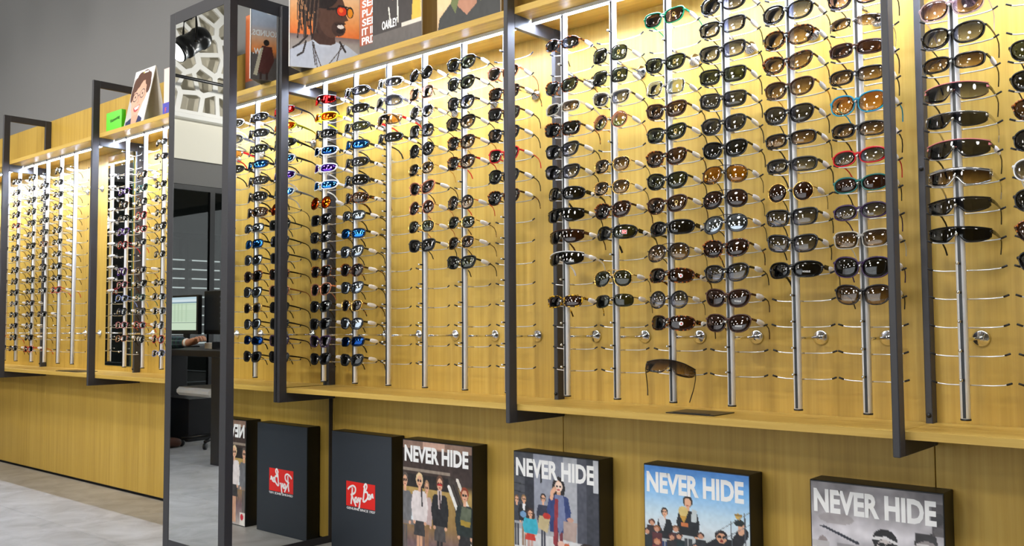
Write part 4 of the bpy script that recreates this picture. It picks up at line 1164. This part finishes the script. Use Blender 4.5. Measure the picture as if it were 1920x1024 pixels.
c = Canvas(110, 130); c.grad([(0, (250, 226, 190)), (.5, (250, 200, 140)), (.75, (232, 196, 150)), (1, (190, 160, 120))])
c.poly([(0, .98), (.04, .84), (.24, .72), (.40, .64), (.74, .64), (1, .70), (1, 1), (0, 1)], (40, 40, 38)); c.poly([(.30, .5), (.66, .5), (.64, .80), (.48, .88), (.34, .78)], (176, 122, 94)); c.poly([(.22, .74), (.32, .52), (.40, .62), (.30, .84)], (96, 106, 54)); c.poly([(.60, .54), (.70, .58), (.70, .80), (.60, .68)], (96, 106, 54)); c.ell(.48, .26, .235, .25, (52, 40, 34)); c.ell(.48, .34, .2, .25, (186, 132, 102)); c.ell(.30, .36, .03, .05, (176, 122, 94)); c.ell(.40, .30, .05, .018, (40, 32, 30)); c.ell(.57, .30, .05, .018, (40, 32, 30)); c.line([(.34, .30), (.63, .30)], .008, (30, 28, 28)); c.line([(.49, .32), (.52, .41), (.47, .42)], .012, (160, 106, 82)); c.ell(.49, .49, .065, .018, (150, 82, 74)); c.noise(10, 30)
card('collar_poster', (-.396, -.2), (-.088, -.2), SU1 + .0006, SU1 + .40, c, 'poster of a man in a dark jacket with olive collar')

# tent card with a smiling face, green box, pink card: bay left of the mirror
t = tag(empty('tent_card', (-2.58, -.18, SU1 + .0004)), 'white tent card with a smiling curly-haired face in round glasses', 'card display')
c = Canvas(110, 150, (246, 244, 240)); c.poly([(0, .15), (.1, .1), (.3, .9), (0, 1)], (120, 110, 108), al=.4)
c.ell(.46, .42, .40, .32, (226, 172, 146)); c.poly([(.12, .36), (.80, .36), (.72, .70), (.56, .92), (.36, .92), (.18, .72)], (230, 178, 152)); c.poly([(.30, .84), (.62, .84), (.70, 1), (.24, 1)], (222, 168, 142)); c.poly([(.05, .94), (.3, .88), (.34, 1), (.05, 1)], (44, 50, 92)); c.poly([(.66, .86), (.88, .94), (.88, 1), (.6, 1)], (44, 50, 92))
for (u, v, ru, rv) in ((.2, .26, .15, .14), (.36, .16, .19, .12), (.58, .12, .2, .10), (.78, .20, .14, .12), (.86, .34, .10, .14), (.10, .42, .08, .16), (.3, .24, .15, .1)): c.ell(u, v, ru, rv, (96, 66, 54))
c.ell(.28, .50, .125, .085, (70, 66, 70)); c.ell(.28, .50, .108, .070, (226, 180, 156)); c.ell(.62, .46, .125, .085, (70, 66, 70)); c.ell(.62, .46, .108, .070, (226, 180, 156)); c.line([(.40, .49), (.50, .47)], .012, (70, 66, 70)); c.ell(.28, .50, .03, .02, (60, 44, 40)); c.ell(.62, .46, .03, .02, (60, 44, 40)); c.line([(.46, .50), (.50, .60), (.44, .62)], .012, (196, 130, 110))
c.poly([(.30, .70), (.62, .66), (.58, .76), (.46, .79), (.36, .77)], (190, 70, 74)); c.poly([(.34, .705), (.59, .675), (.55, .735), (.42, .75)], (250, 248, 244)); c.rect(.44, .045, .70, .075, (240, 236, 230)); c.ell(.46, .06, .03, .018, (190, 180, 60)); c.noise(8, 30)
for sgn in (-1, 1):
    ang = math.atan2(.062, .300)
    fc = box('panel', -.104, .104, -.0015, .0015, 0, .306, PAPER, t, loc=(0, sgn * .062, 0), rot=(-sgn * -ang * 1, 0, 0))
    fc.rotation_euler = (sgn * ang, 0, 0)
    if sgn < 0:
        obj('picture', c.mesh('picture', .206, .304), None, fc, (0, -.0020, .153))
t = tag(empty('green_box', (-2.79, -.235, SU1 + .0004)), 'small bright green box with black handwriting on the upper shelf', 'display box')
box('body', -.085, .085, -.012, .012, 0, .098, mat('bright_green_acrylic', rgb(84, 214, 8), .25), t, .001)
me = text_mesh('lettering', 'Visioneering', .108, .024, .01); me.materials.append(BLACKP); obj('lettering', me, None, t, (.012, -.0124, .052), (0, -.12, 0))
t = tag(empty('pink_card', (-2.2, -.235, SU1 + .0004)), 'pale pink and blue card half hidden behind the mirror pillar', 'card')
box('pink_field', -.09, .09, 0, .006, .058, .232, mat('pale_pink_card', rgb(236, 206, 198), .6), t)
box('blue_field', -.092, .09, -.004, .006, 0, .058, mat('blue_card', rgb(82, 82, 178), .6), t)
me = text_mesh('lettering', 'F', .014, .024, .01); me.materials.append(mat('salmon_print', rgb(232, 90, 84), .5)); obj('lettering', me, None, t, (-.062, -.0043, .022))

# ------------------------------------------------------------------ hanging spot lamps
LAMPGLASS = mat('lamp_lens', (1, 1, 1, 1), .3, emit=(1, .97, .93, 1), estr=25.0)
LBLK = mat('lamp_black_enamel', rgb(22, 22, 24), .28)
lamp_body = fix(mesh('lamp_body', *lathe_geo([(.03, -.165), (.064, -.158), (.084, -.125), (.086, -.085), (.078, -.075), (.078, .02), (.086, .025), (.086, .055), (.078, .06), (.078, .10), (.084, .105), (.084, .125)], 24), True)); lamp_body.materials.append(LBLK)
lamp_face = fix(mesh('lamp_lens', *lathe_geo([(.077, .1252), (.075, .129), (.045, .134)], 24), True)); lamp_face.materials.append(LAMPGLASS)
def spot_lamp(x, y, z, aim, label, power, size=1.0):
    d = (Vector(aim) - Vector((x, y, z))).normalized()
    q = d.to_track_quat('Z', 'Y')
    t = tag(empty('spot_lamp', (x, y, z)), label, 'spot lamp', 'hanging spot lamps')
    b = obj('lamp_body', lamp_body, None, t); b.rotation_euler = q.to_euler()
    b.scale = (size,) * 3
    obj('lamp_lens', lamp_face, None, b)
    side = Vector((d.y, -d.x, 0)).normalized() * .108 * size
    yk = tube('yoke', [tuple(side), tuple(side + Vector((0, 0, .12 * size))), tuple(side * .9 + Vector((0, 0, .20 * size))), tuple(-side * .9 + Vector((0, 0, .20 * size))), tuple(-side + Vector((0, 0, .12 * size))), tuple(-side)], (.004, .014), LBLK, t, 8, 'rect', False)
    for s_ in (1, -1):
        tube('clamp_knob', [tuple(side * s_ * .97), tuple(side * s_ * 1.2)], .014, LBLK, yk, 10)
    tube('drop_pipe', [(0, 0, .19 * size), (0, 0, ZC - z)], .017, LBLK, t, 10)
    L_ = bpy.data.lights.new('spot_lamp_light', 'SPOT'); L_.energy = power; L_.spot_size = math.radians(96); L_.spot_blend = 1.0; L_.shadow_soft_size = .075 * size; L_.color = (1, .965, .91)
    lo = bpy.data.objects.new('spot_lamp_light', L_); COL.objects.link(lo); lo.parent = b
    lo.location = (0, 0, .15); lo.rotation_euler = (PI, 0, 0)
    return t
lamps = [(-4.20, -2.015, 3.0, 'black spot lamp seen glowing in the tall mirror', (-4.36, 0.0, 1.45))]
WORD = ['first', 'second', 'third', 'fourth', 'fifth', 'sixth']
for row, pts_ in (('front', ((-6.3, -2.5), (-2.7, -2.5), (-1.3, -2.6), (.1, -2.6), (1.5, -2.6), (3.0, -2.6))), ('middle', ((-4.6, -4.4), (-3.1, -4.5), (-1.6, -4.5), (-.1, -4.5), (1.4, -4.5))), ('rear', ((-4.9, -6.2), (-3.4, -6.2), (-1.9, -6.2), (-.4, -6.2)))):
    for k, (x, y) in enumerate(pts_):
        lamps.append((x, y, 3.05, 'black hanging spot lamp, %s from the left in the %s ceiling row' % (WORD[k], row), None))
lamps.append((-6.4, -1.9, 4.0, 'added unseen spot lamp brightening the fretwork, nearer the oak wall', (XE, -4.4, 4.0)))  # extra lamp out of view, added to brighten the end wall
lamps.append((-6.4, -6.6, 4.0, 'added unseen spot lamp brightening the fretwork, nearer the shop front', (XE, -5.0, 3.6)))  # its partner, likewise added unseen to lift bulkhead and fretwork
for i, (x, y, z, lb, aim) in enumerate(lamps):
    spot_lamp(x, y, z, aim or ((x - .45, 0.0, 1.85) if i else (-4.45, 0.0, 1.81)), lb, LAMP_POWER * (3.2 if i >= len(lamps) - 2 else 1.0), 1.9 if 0 < i < len(lamps) - 2 else 1.0)

# ------------------------------------------------------------------ what the mirror shows: fretwork, glass partition, desk
fw_root = tag(empty('fretwork_screen', (XE + .10, -4.4, 3.67)), 'white cut-out fretwork screen above the cream bulkhead in the mirror', 'screen')
def clip_cell(pts, p, q):
    mx_, my_ = (p[0] + q[0]) / 2, (p[1] + q[1]) / 2; nx, ny = q[0] - p[0], q[1] - p[1]
    out = []
    for i in range(len(pts)):
        a, b = pts[i], pts[(i + 1) % len(pts)]
        da = (a[0] - mx_) * nx + (a[1] - my_) * ny; db = (b[0] - mx_) * nx + (b[1] - my_) * ny
        if da <= 0: out.append(a)
        if (da < 0) != (db < 0):
            t_ = da / (da - db); out.append((a[0] + (b[0] - a[0]) * t_, a[1] + (b[1] - a[1]) * t_))
    return out
rv = random.Random(11)
y_lo, y_hi, z_hi = -2.2, 2.6, 1.75
seeds = [(y_lo + (i + rv.uniform(.1, .9)) * .26, (j + rv.uniform(.1, .9)) * .27) for i in range(19) for j in range(7)]
V, F = [], []
for p in seeds:
    cell = [(y_lo, 0), (y_hi, 0), (y_hi, z_hi), (y_lo, z_hi)]
    for q in seeds:
        if q is not p and abs(q[0] - p[0]) < .9 and abs(q[1] - p[1]) < .9:
            cell = clip_cell(cell, p, q)
            if not cell: break
    if len(cell) < 3: continue
    cy_ = sum(a[0] for a in cell) / len(cell); cz_ = sum(a[1] for a in cell) / len(cell)
    n = len(cell); o = len(V)
    ins = [(cy_ + (a[0] - cy_) * .76, cz_ + (a[1] - cz_) * .76) for a in cell]
    for xx in (0, .03):
        V += [(xx, a, b) for a, b in cell] + [(xx, a, b) for a, b in ins]
    for k in range(n):
        k2 = (k + 1) % n
        F.append((o + 2 * n + k, o + 2 * n + k2, o + 3 * n + k2, o + 3 * n + k)); F.append((o + k2, o + k, o + n + k, o + n + k2))
        F.append((o + n + k, o + n + k2, o + 3 * n + k2, o + 3 * n + k))
fo = obj('fret_panel', fix(mesh('fret_panel', V, F)), WHITEM, fw_root)
fo['kind'] = 'stuff'
box('top_rail', -.005, .04, y_lo, y_hi, z_hi, z_hi + .09, WHITEM, fw_root)
box('bottom_rail', -.005, .04, y_lo, y_hi, -.008, .0, WHITEM, fw_root)
tr = tag(tube('lighting_track', [(XE + .5, -7.5, 4.02), (XE + .5, -1.0, 4.02)], .022, LBLK, None, 8), 'long black lighting track crossing the fretwork in the mirror', 'lighting track')
# glass partition
gp = tag(empty('glass_partition', (XE, -4.4, 0)), 'dark-framed glass partition at the end of the shop, seen in the mirror', 'partition')
DGL = lens_mat('smoked_glass', (.5, .53, .52, 1), refl=.03)
ys = [-3.9, -2.1, -.68, 1.1, 2.9, 4.35]
box('top_rail', -.04, .02, ys[0], ys[-1], 2.69, 2.755, BLACKP, gp)
box('floor_rail', -.04, .02, ys[0], ys[-1], .001, .05, BLACKP, gp)
for y_ in ys:
    box('mullion', -.04, .02, y_ - .035, y_ + .035, .05, 2.69, BLACKP, gp)
for a, b in zip(ys[:-1], ys[1:]):
    box('pane', -.014, -.006, a + .035, b - .035, .05, 2.69, DGL, gp)
wb = struct(obj('wall_back_office', mesh('wall_back_office', *box_geo(XE - 3.0, XE - 2.9, YF, .25, 0, ZC)), GREYW), 'grey rear wall of the room behind the glass partition', 'wall')
sh = tag(empty('spectacle_rack', (XE - 2.2, -5.9, 0)), 'dark rack with white lit shelves behind the glass partition', 'rack')
for y_ in (-.62, -.02, .55):
    box('upright', -.05, .05, y_ - .05, y_ + .05, .001, 2.28, BLACKP, sh)
box('top_bar', -.05, .05, -.62, .55, 2.28, 2.36, BLACKP, sh)
for k in range(11):
    z_ = .50 + k * .142
    for (a, b) in ((-.56, -.08), (.04, .49)):
        s_ = box('shelf', -.14, .14, a, b, z_, z_ + .022, WHITEM, sh)
        box('lit_edge', .141, .147, a, b, z_ + .002, z_ + .02, mat('lit_shelf_edge', (1, 1, 1, 1), .4, emit=(.95, .97, 1, 1), estr=1.6) if (k, a) == (0, -.56) else bpy.data.materials['lit_shelf_edge'], s_)
pc = Canvas(60, 80, (130, 176, 186)); pc.ell(.5, .4, .2, .2, (196, 160, 140)); pc.poly([(.2, .7), (.8, .6), (.9, 1), (.1, 1)], (90, 110, 120))
pt = tag(empty('wall_poster', (XE - 2.86, -5.3, 1.75), (0, 0, PI / 2)), 'pale blue poster behind the glass partition', 'poster')
box('board', -.32, .32, 0, .01, 0, .8, PAPER, pt); obj('picture', pc.mesh('picture', .6, .76), None, pt, (0, -.001, .4))

# desk
dk = tag(empty('desk', (-4.45, -2.26, 0)), 'black office desk with thick end legs reflected in the mirror', 'desk')
box('desk_top', -.95, .95, -.39, .39, .715, .757, BLACKM, dk, .002)
box('end_leg', .84, .95, -.39, .39, .0004, .7145, BLACKM, dk, .002)
box('end_leg', -.95, -.84, -.39, .39, .0004, .7145, BLACKM, dk, .002)
pdx = tag(box('pedestal', -5.26, -4.82, -2.62, -2.40, .001, .34, BLACKM, None, .003), 'black pedestal box under the desk', 'pedestal')
SCRN = bpy.data.materials.new('screen_glow'); SCRN.use_nodes = True
_a = SCRN.node_tree.nodes.new('ShaderNodeAttribute'); _a.attribute_name = 'ink'; _b = SCRN.node_tree.nodes['Principled BSDF']
SCRN.node_tree.links.new(_a.outputs['Color'], _b.inputs['Emission Color']); _b.inputs['Emission Strength'].default_value = .85; _b.inputs['Base Color'].default_value = (.01, .01, .01, 1)
def monitor(x, y, rot, w, h, cv, label):
    t = tag(empty('monitor', (x, y, .7575), (0, 0, rot)), label, 'monitor')
    box('base', -.12, .12, -.08, .08, 0, .012, BLACKP, t, .003)
    box('stand', -.03, .03, .02, .045, .012, .22, BLACKP, t)
    bz_ = box('housing', -w / 2, w / 2, -.02, .02, .10, .10 + h, BLACKP, t, .004)
    me = cv.mesh('screen', w - .036, h - .05); me.materials.clear(); me.materials.append(SCRN)
    obj('screen', me, None, t, (0, -.0206, .10 + h / 2 + .008))
    return t
sc_ = Canvas(120, 80, (206, 226, 200)); sc_.rect(0, 0, 1, .07, (190, 214, 226)); sc_.rect(0, .07, 1, .15, (216, 230, 236)); sc_.rect(.0, .15, 1, .18, (120, 150, 170)); sc_.rect(.84, .2, 1, 1, (190, 216, 226)); sc_.rect(.90, .12, 1, .18, (70, 90, 180)); sc_.rect(0, .76, .84, .775, (70, 90, 100))
for q in (.3, .44, .56, .68): sc_.rect(q, .2, q + .05, .74, (190, 212, 184))
for q in range(14): sc_.rect(.02, .22 + q * .037, .8, .228 + q * .037, (180, 204, 176))
monitor(-4.80, -2.33, PI, .50, .31, sc_, 'computer monitor showing a pale green table on the desk')
sc2 = Canvas(60, 50, (14, 16, 18))
for q in range(6): sc2.rect(.1, .1 + q * .14, .6, .14 + q * .14, (70, 76, 78))
monitor(-4.33, -2.42, PI, .56, .34, sc2, 'dark second monitor on the right of the desk')
nb = tag(empty('card_reader', (-4.04, -2.16, .7575)), 'small white card reader on the desk', 'card reader')
box('body', -.05, .05, -.06, .06, 0, .045, WHITEM, nb, .004); box('keypad', -.035, .035, -.05, .0, .0452, .05, BLACKP, nb)
ph = tag(empty('document_tray', (-3.82, -2.2, .7575)), 'small dark document tray at the desk end', 'tray')
box('tray_base', -.13, .13, -.12, .12, 0, .006, BLACKP, ph); box('tray_back', -.13, .13, -.126, -.12, 0, .05, BLACKP, ph); box('tray_side', -.136, -.13, -.126, .12, 0, .05, BLACKP, ph); box('tray_side', .13, .136, -.126, .12, 0, .05, BLACKP, ph)
tag(tube('power_cable', [(-4.70, -2.60, .7), (-4.69, -2.60, .3), (-4.64, -2.60, .1), (-4.58, -2.60, .03), (-4.50, -2.61, .006), (-4.2, -2.62, .006)], .005, RUBBER, None, 6), 'thin black cable looping under the desk', 'cable')

def shell_chair(x, y, rz, label, seat, back):
    t = tag(empty('office_chair', (x, y, 0), (0, 0, rz)), label, 'chair', 'desk chairs')
    box('seat', -.25, .25, -.24, .22, .39, .455, seat, t, .022)
    v = []; f = []
    for i in range(9):
        for j in range(7):
            u = -1 + 2 * i / 8; q = j / 6
            for b in (0, 1):
                v.append((u * (.23 - .03 * q * q), .21 + .05 * q - .05 * u * u + b * .02, .44 + .44 * q))
    for i in range(8):
        for j in range(6):
            a = (i * 7 + j) * 2; bq = ((i + 1) * 7 + j) * 2
            f.append((a, bq, bq + 2, a + 2)); f.append((a + 1, a + 3, bq + 3, bq + 1))
    for i in range(8):
        for j in (0, 6):
            a = (i * 7 + j) * 2; bq = ((i + 1) * 7 + j) * 2; f.append((a, a + 1, bq + 1, bq))
    for j in range(6):
        for i in (0, 8):
            a = (i * 7 + j) * 2; f.append((a, a + 2, a + 3, a + 1))
    obj('backrest', fix(mesh('backrest', v, f, True)), back, t)
    tube('gas_column', [(0, 0, .08), (0, 0, .39)], .025, BLACKP, t, 12)
    for k in range(5):
        a = 2 * PI * k / 5 + .3
        lg_ = tube('base_arm', [(0, 0, .09), (.28 * math.cos(a), .28 * math.sin(a), .06)], [(.02, .02), (.014, .012)], BLACKP, t, 8)
        obj('castor', fix(mesh('castor', *lathe_geo([(.018, -.012), (.025, -.010), (.025, .010), (.018, .012)], 14, 'y'), True)), BLACKP, lg_, (.28 * math.cos(a), .28 * math.sin(a), .0262), (0, 0, a))
    return t
shell_chair(-4.46, -2.46, PI, 'white-seated office chair with black back tucked under the desk', WHITEM, BLACKP)
shell_chair(-5.05, -1.30, 0, 'black office chair the person at the desk sits on', BLACKP, BLACKP)

# ------------------------------------------------------------------ the seated person at the desk (only hand, sleeve and shoe show in the mirror)
PLAID = bpy.data.materials.new('plaid_cloth'); PLAID.use_nodes = True
_N = PLAID.node_tree.nodes; _L = PLAID.node_tree.links; _b = _N['Principled BSDF']; _b.inputs['Roughness'].default_value = .85
_g = _N.new('ShaderNodeNewGeometry'); _s = _N.new('ShaderNodeSeparateXYZ'); _L.new(_g.outputs['Position'], _s.inputs[0])
def stripes(sock, freq, thr):
    a = _N.new('ShaderNodeMath'); a.operation = 'MULTIPLY'; a.inputs[1].default_value = freq; _L.new(sock, a.inputs[0])
    s_ = _N.new('ShaderNodeMath'); s_.operation = 'SINE'; _L.new(a.outputs[0], s_.inputs[0])
    g = _N.new('ShaderNodeMath'); g.operation = 'GREATER_THAN'; g.inputs[1].default_value = thr; _L.new(s_.outputs[0], g.inputs[0]); return g.outputs[0]
_m = _N.new('ShaderNodeMix'); _m.data_type = 'RGBA'; _m.inputs[6].default_value = rgb(34, 44, 58); _m.inputs[7].default_value = rgb(34, 70, 62); _L.new(stripes(_s.outputs['X'], 190, .2), _m.inputs[0])
_m2 = _N.new('ShaderNodeMix'); _m2.data_type = 'RGBA'; _L.new(_m.outputs[2], _m2.inputs[6]); _m2.inputs[7].default_value = rgb(82, 104, 112); _L.new(stripes(_s.outputs['Z'], 240, .8), _m2.inputs[0]); _L.new(_m2.outputs[2], _b.inputs['Base Color'])
SKIN = mat('skin', rgb(206, 150, 118), .5); DENIM = mat('dark_trousers', rgb(34, 36, 44), .8); HAIR = mat('dark_hair', rgb(46, 36, 30), .7); SHOE = mat('brown_leather', rgb(82, 46, 30), .5)
def skin_obj(name, pts, edges, rad, material, parent, root=0, sub=2):
    me = bpy.data.meshes.new(name); me.from_pydata(pts, edges, []); me.materials.append(material)
    o = bpy.data.objects.new(name, me); link(o, parent)
    md = o.modifiers.new('skin', 'SKIN'); md.use_smooth_shade = True
    sv = me.skin_vertices[0].data
    for i, r in enumerate(rad):
        sv[i].radius = r if isinstance(r, tuple) else (r, r); sv[i].use_root = (i == root)
    sb = o.modifiers.new('sub', 'SUBSURF'); sb.levels = sub; sb.render_levels = sub
    return o
pr = tag(empty('person', (-5.05, -1.42, .46)), 'seated person in a dark plaid shirt with one hand at the monitor', 'person')
O = Vector((-5.05, -1.42, .46))
def L(p): return tuple(Vector(p) - O)
pts = []; ed = []; rad = []
def chain(ps, rs, start=None):
    prev = start
    for p, r in zip(ps, rs):
        pts.append(L(p)); rad.append(r); i = len(pts) - 1
        if prev is not None: ed.append((prev, i))
        prev = i
    return prev
spine = chain([(-5.05, -1.42, .52), (-5.04, -1.47, .70), (-5.02, -1.54, .92), (-5.01, -1.58, 1.04)], [.125, .115, .13, .09])
neck = chain([(-5.0, -1.61, 1.13), (-4.99, -1.65, 1.20), (-4.99, -1.67, 1.28), (-4.99, -1.66, 1.36)], [.05, .062, .085, .07], spine)
la = chain([(-4.83, -1.60, 1.02), (-4.62, -1.78, .88), (-4.40, -1.95, .802), (-4.155, -2.02, .802)], [.062, .046, .040, .029], spine)
def hand(start, base, dirv, upv, thumbside):
    b = Vector(base); d = Vector(dirv).normalized(); u = Vector(upv); s = d.cross(u).normalized() * thumbside
    palm = chain([tuple(b + d * .045)], [(.040, .026)], start)
    palm2 = chain([tuple(b + d * .085)], [(.042, .021)], palm)
    for k, (off, ln) in enumerate(((.027, .070), (.009, .080), (-.009, .076), (-.027, .060))):
        r0 = b + d * .085 + s * off
        chain([tuple(r0 + d * .012), tuple(r0 + d * (.012 + ln * .45) + u * .008), tuple(r0 + d * (.012 + ln * .68) - u * .010), tuple(r0 + d * (.012 + ln * .66) - u * .032)], [.0105, .0100, .0092, .0078], palm2)
    chain([tuple(b + d * .05 + s * .034), tuple(b + d * .075 + s * .056 + u * .004), tuple(b + d * .10 + s * .062 + u * .006)], [.011, .0095, .0078], palm)
hand(la, (-4.155, -2.02, .802), (.90, -.10, .26), (-.2, .1, .95), 1)
ra = chain([(-5.20, -1.58, 1.02), (-5.32, -1.72, .86), (-5.16, -1.92, .800), (-5.06, -2.02, .798)], [.062, .046, .040, .029], spine)
hand(ra, (-5.06, -2.02, .798), (.5, -.85, .02), (0, 0, 1), -1)
for s_, fx in ((1, -4.62), (-1, -5.22)):
    chain([(-5.05 + s_ * .10, -1.46, .50), (-5.0 + s_ * .20, -1.84, .50), (fx, -2.0, .12), (fx + .03, -2.10, .05)], [.085, .062, .045, .04], 0)
bd = skin_obj('body', pts, ed, rad, SKIN, pr)
def garment(name, ps, es, rs, m_): return skin_obj(name, [L(p) for p in ps], es, rs, m_, pr)
garment('shirt', [(-5.05, -1.42, .50), (-5.04, -1.47, .70), (-5.02, -1.54, .92), (-5.01, -1.585, 1.06), (-4.83, -1.60, 1.02), (-4.62, -1.78, .88), (-4.40, -1.95, .804), (-4.185, -2.008, .804), (-5.20, -1.58, 1.02), (-5.32, -1.72, .86), (-5.16, -1.92, .802), (-5.08, -2.0, .80)],
        [(0, 1), (1, 2), (2, 3), (3, 4), (4, 5), (5, 6), (6, 7), (3, 8), (8, 9), (9, 10), (10, 11)], [.14, .13, .145, .10, .076, .060, .054, .047, .076, .060, .054, .047], PLAID)
garment('trousers', [(-5.05, -1.42, .50), (-4.95, -1.46, .50), (-4.80, -1.84, .50), (-4.62, -2.0, .14), (-5.15, -1.46, .50), (-5.20, -1.84, .50), (-5.22, -2.0, .14)], [(0, 1), (1, 2), (2, 3), (0, 4), (4, 5), (5, 6)], [.14, .10, .075, .058, .10, .075, .058], DENIM)
for fx in (-4.60, -5.20):
    garment('shoe', [(fx - .01, -2.0, .055), (fx, -2.10, .045), (fx + .015, -2.21, .034)], [(0, 1), (1, 2)], [.045, (.047, .044), (.040, .033)], SHOE)
hr = garment('hair', [(-4.99, -1.62, 1.32), (-4.99, -1.63, 1.40), (-4.99, -1.67, 1.43)], [(0, 1), (1, 2)], [.085, .09, .07], HAIR)
for s_ in (-1, 1):
    obj('eye', fix(mesh('eye', *lathe_geo([(.002, -.012), (.010, -.006), (.012, 0), (.010, .006), (.002, .012)], 12), True)), mat('eye_white', rgb(230, 228, 224), .3) if s_ < 0 else bpy.data.materials['eye_white'], pr, L((-4.99 + s_ * .032, -1.735, 1.275)))
    garment('ear', [(-4.99 + s_ * .085, -1.655, 1.25), (-4.99 + s_ * .092, -1.65, 1.29)], [(0, 1)], [.012, .016], SKIN)
garment('nose', [(-4.99, -1.742, 1.27), (-4.99, -1.768, 1.235)], [(0, 1)], [.011, .016], SKIN)
garment('mouth', [(-5.012, -1.742, 1.195), (-4.99, -1.75, 1.193), (-4.968, -1.742, 1.195)], [(0, 1), (1, 2)], [.005, .008, .005], mat('lip', rgb(170, 96, 86), .5))
wt = garment('cuff', [(-4.20, -2.004, .804), (-4.16, -2.018, .803)], [(0, 1)], [.040, .037], WHITEM)
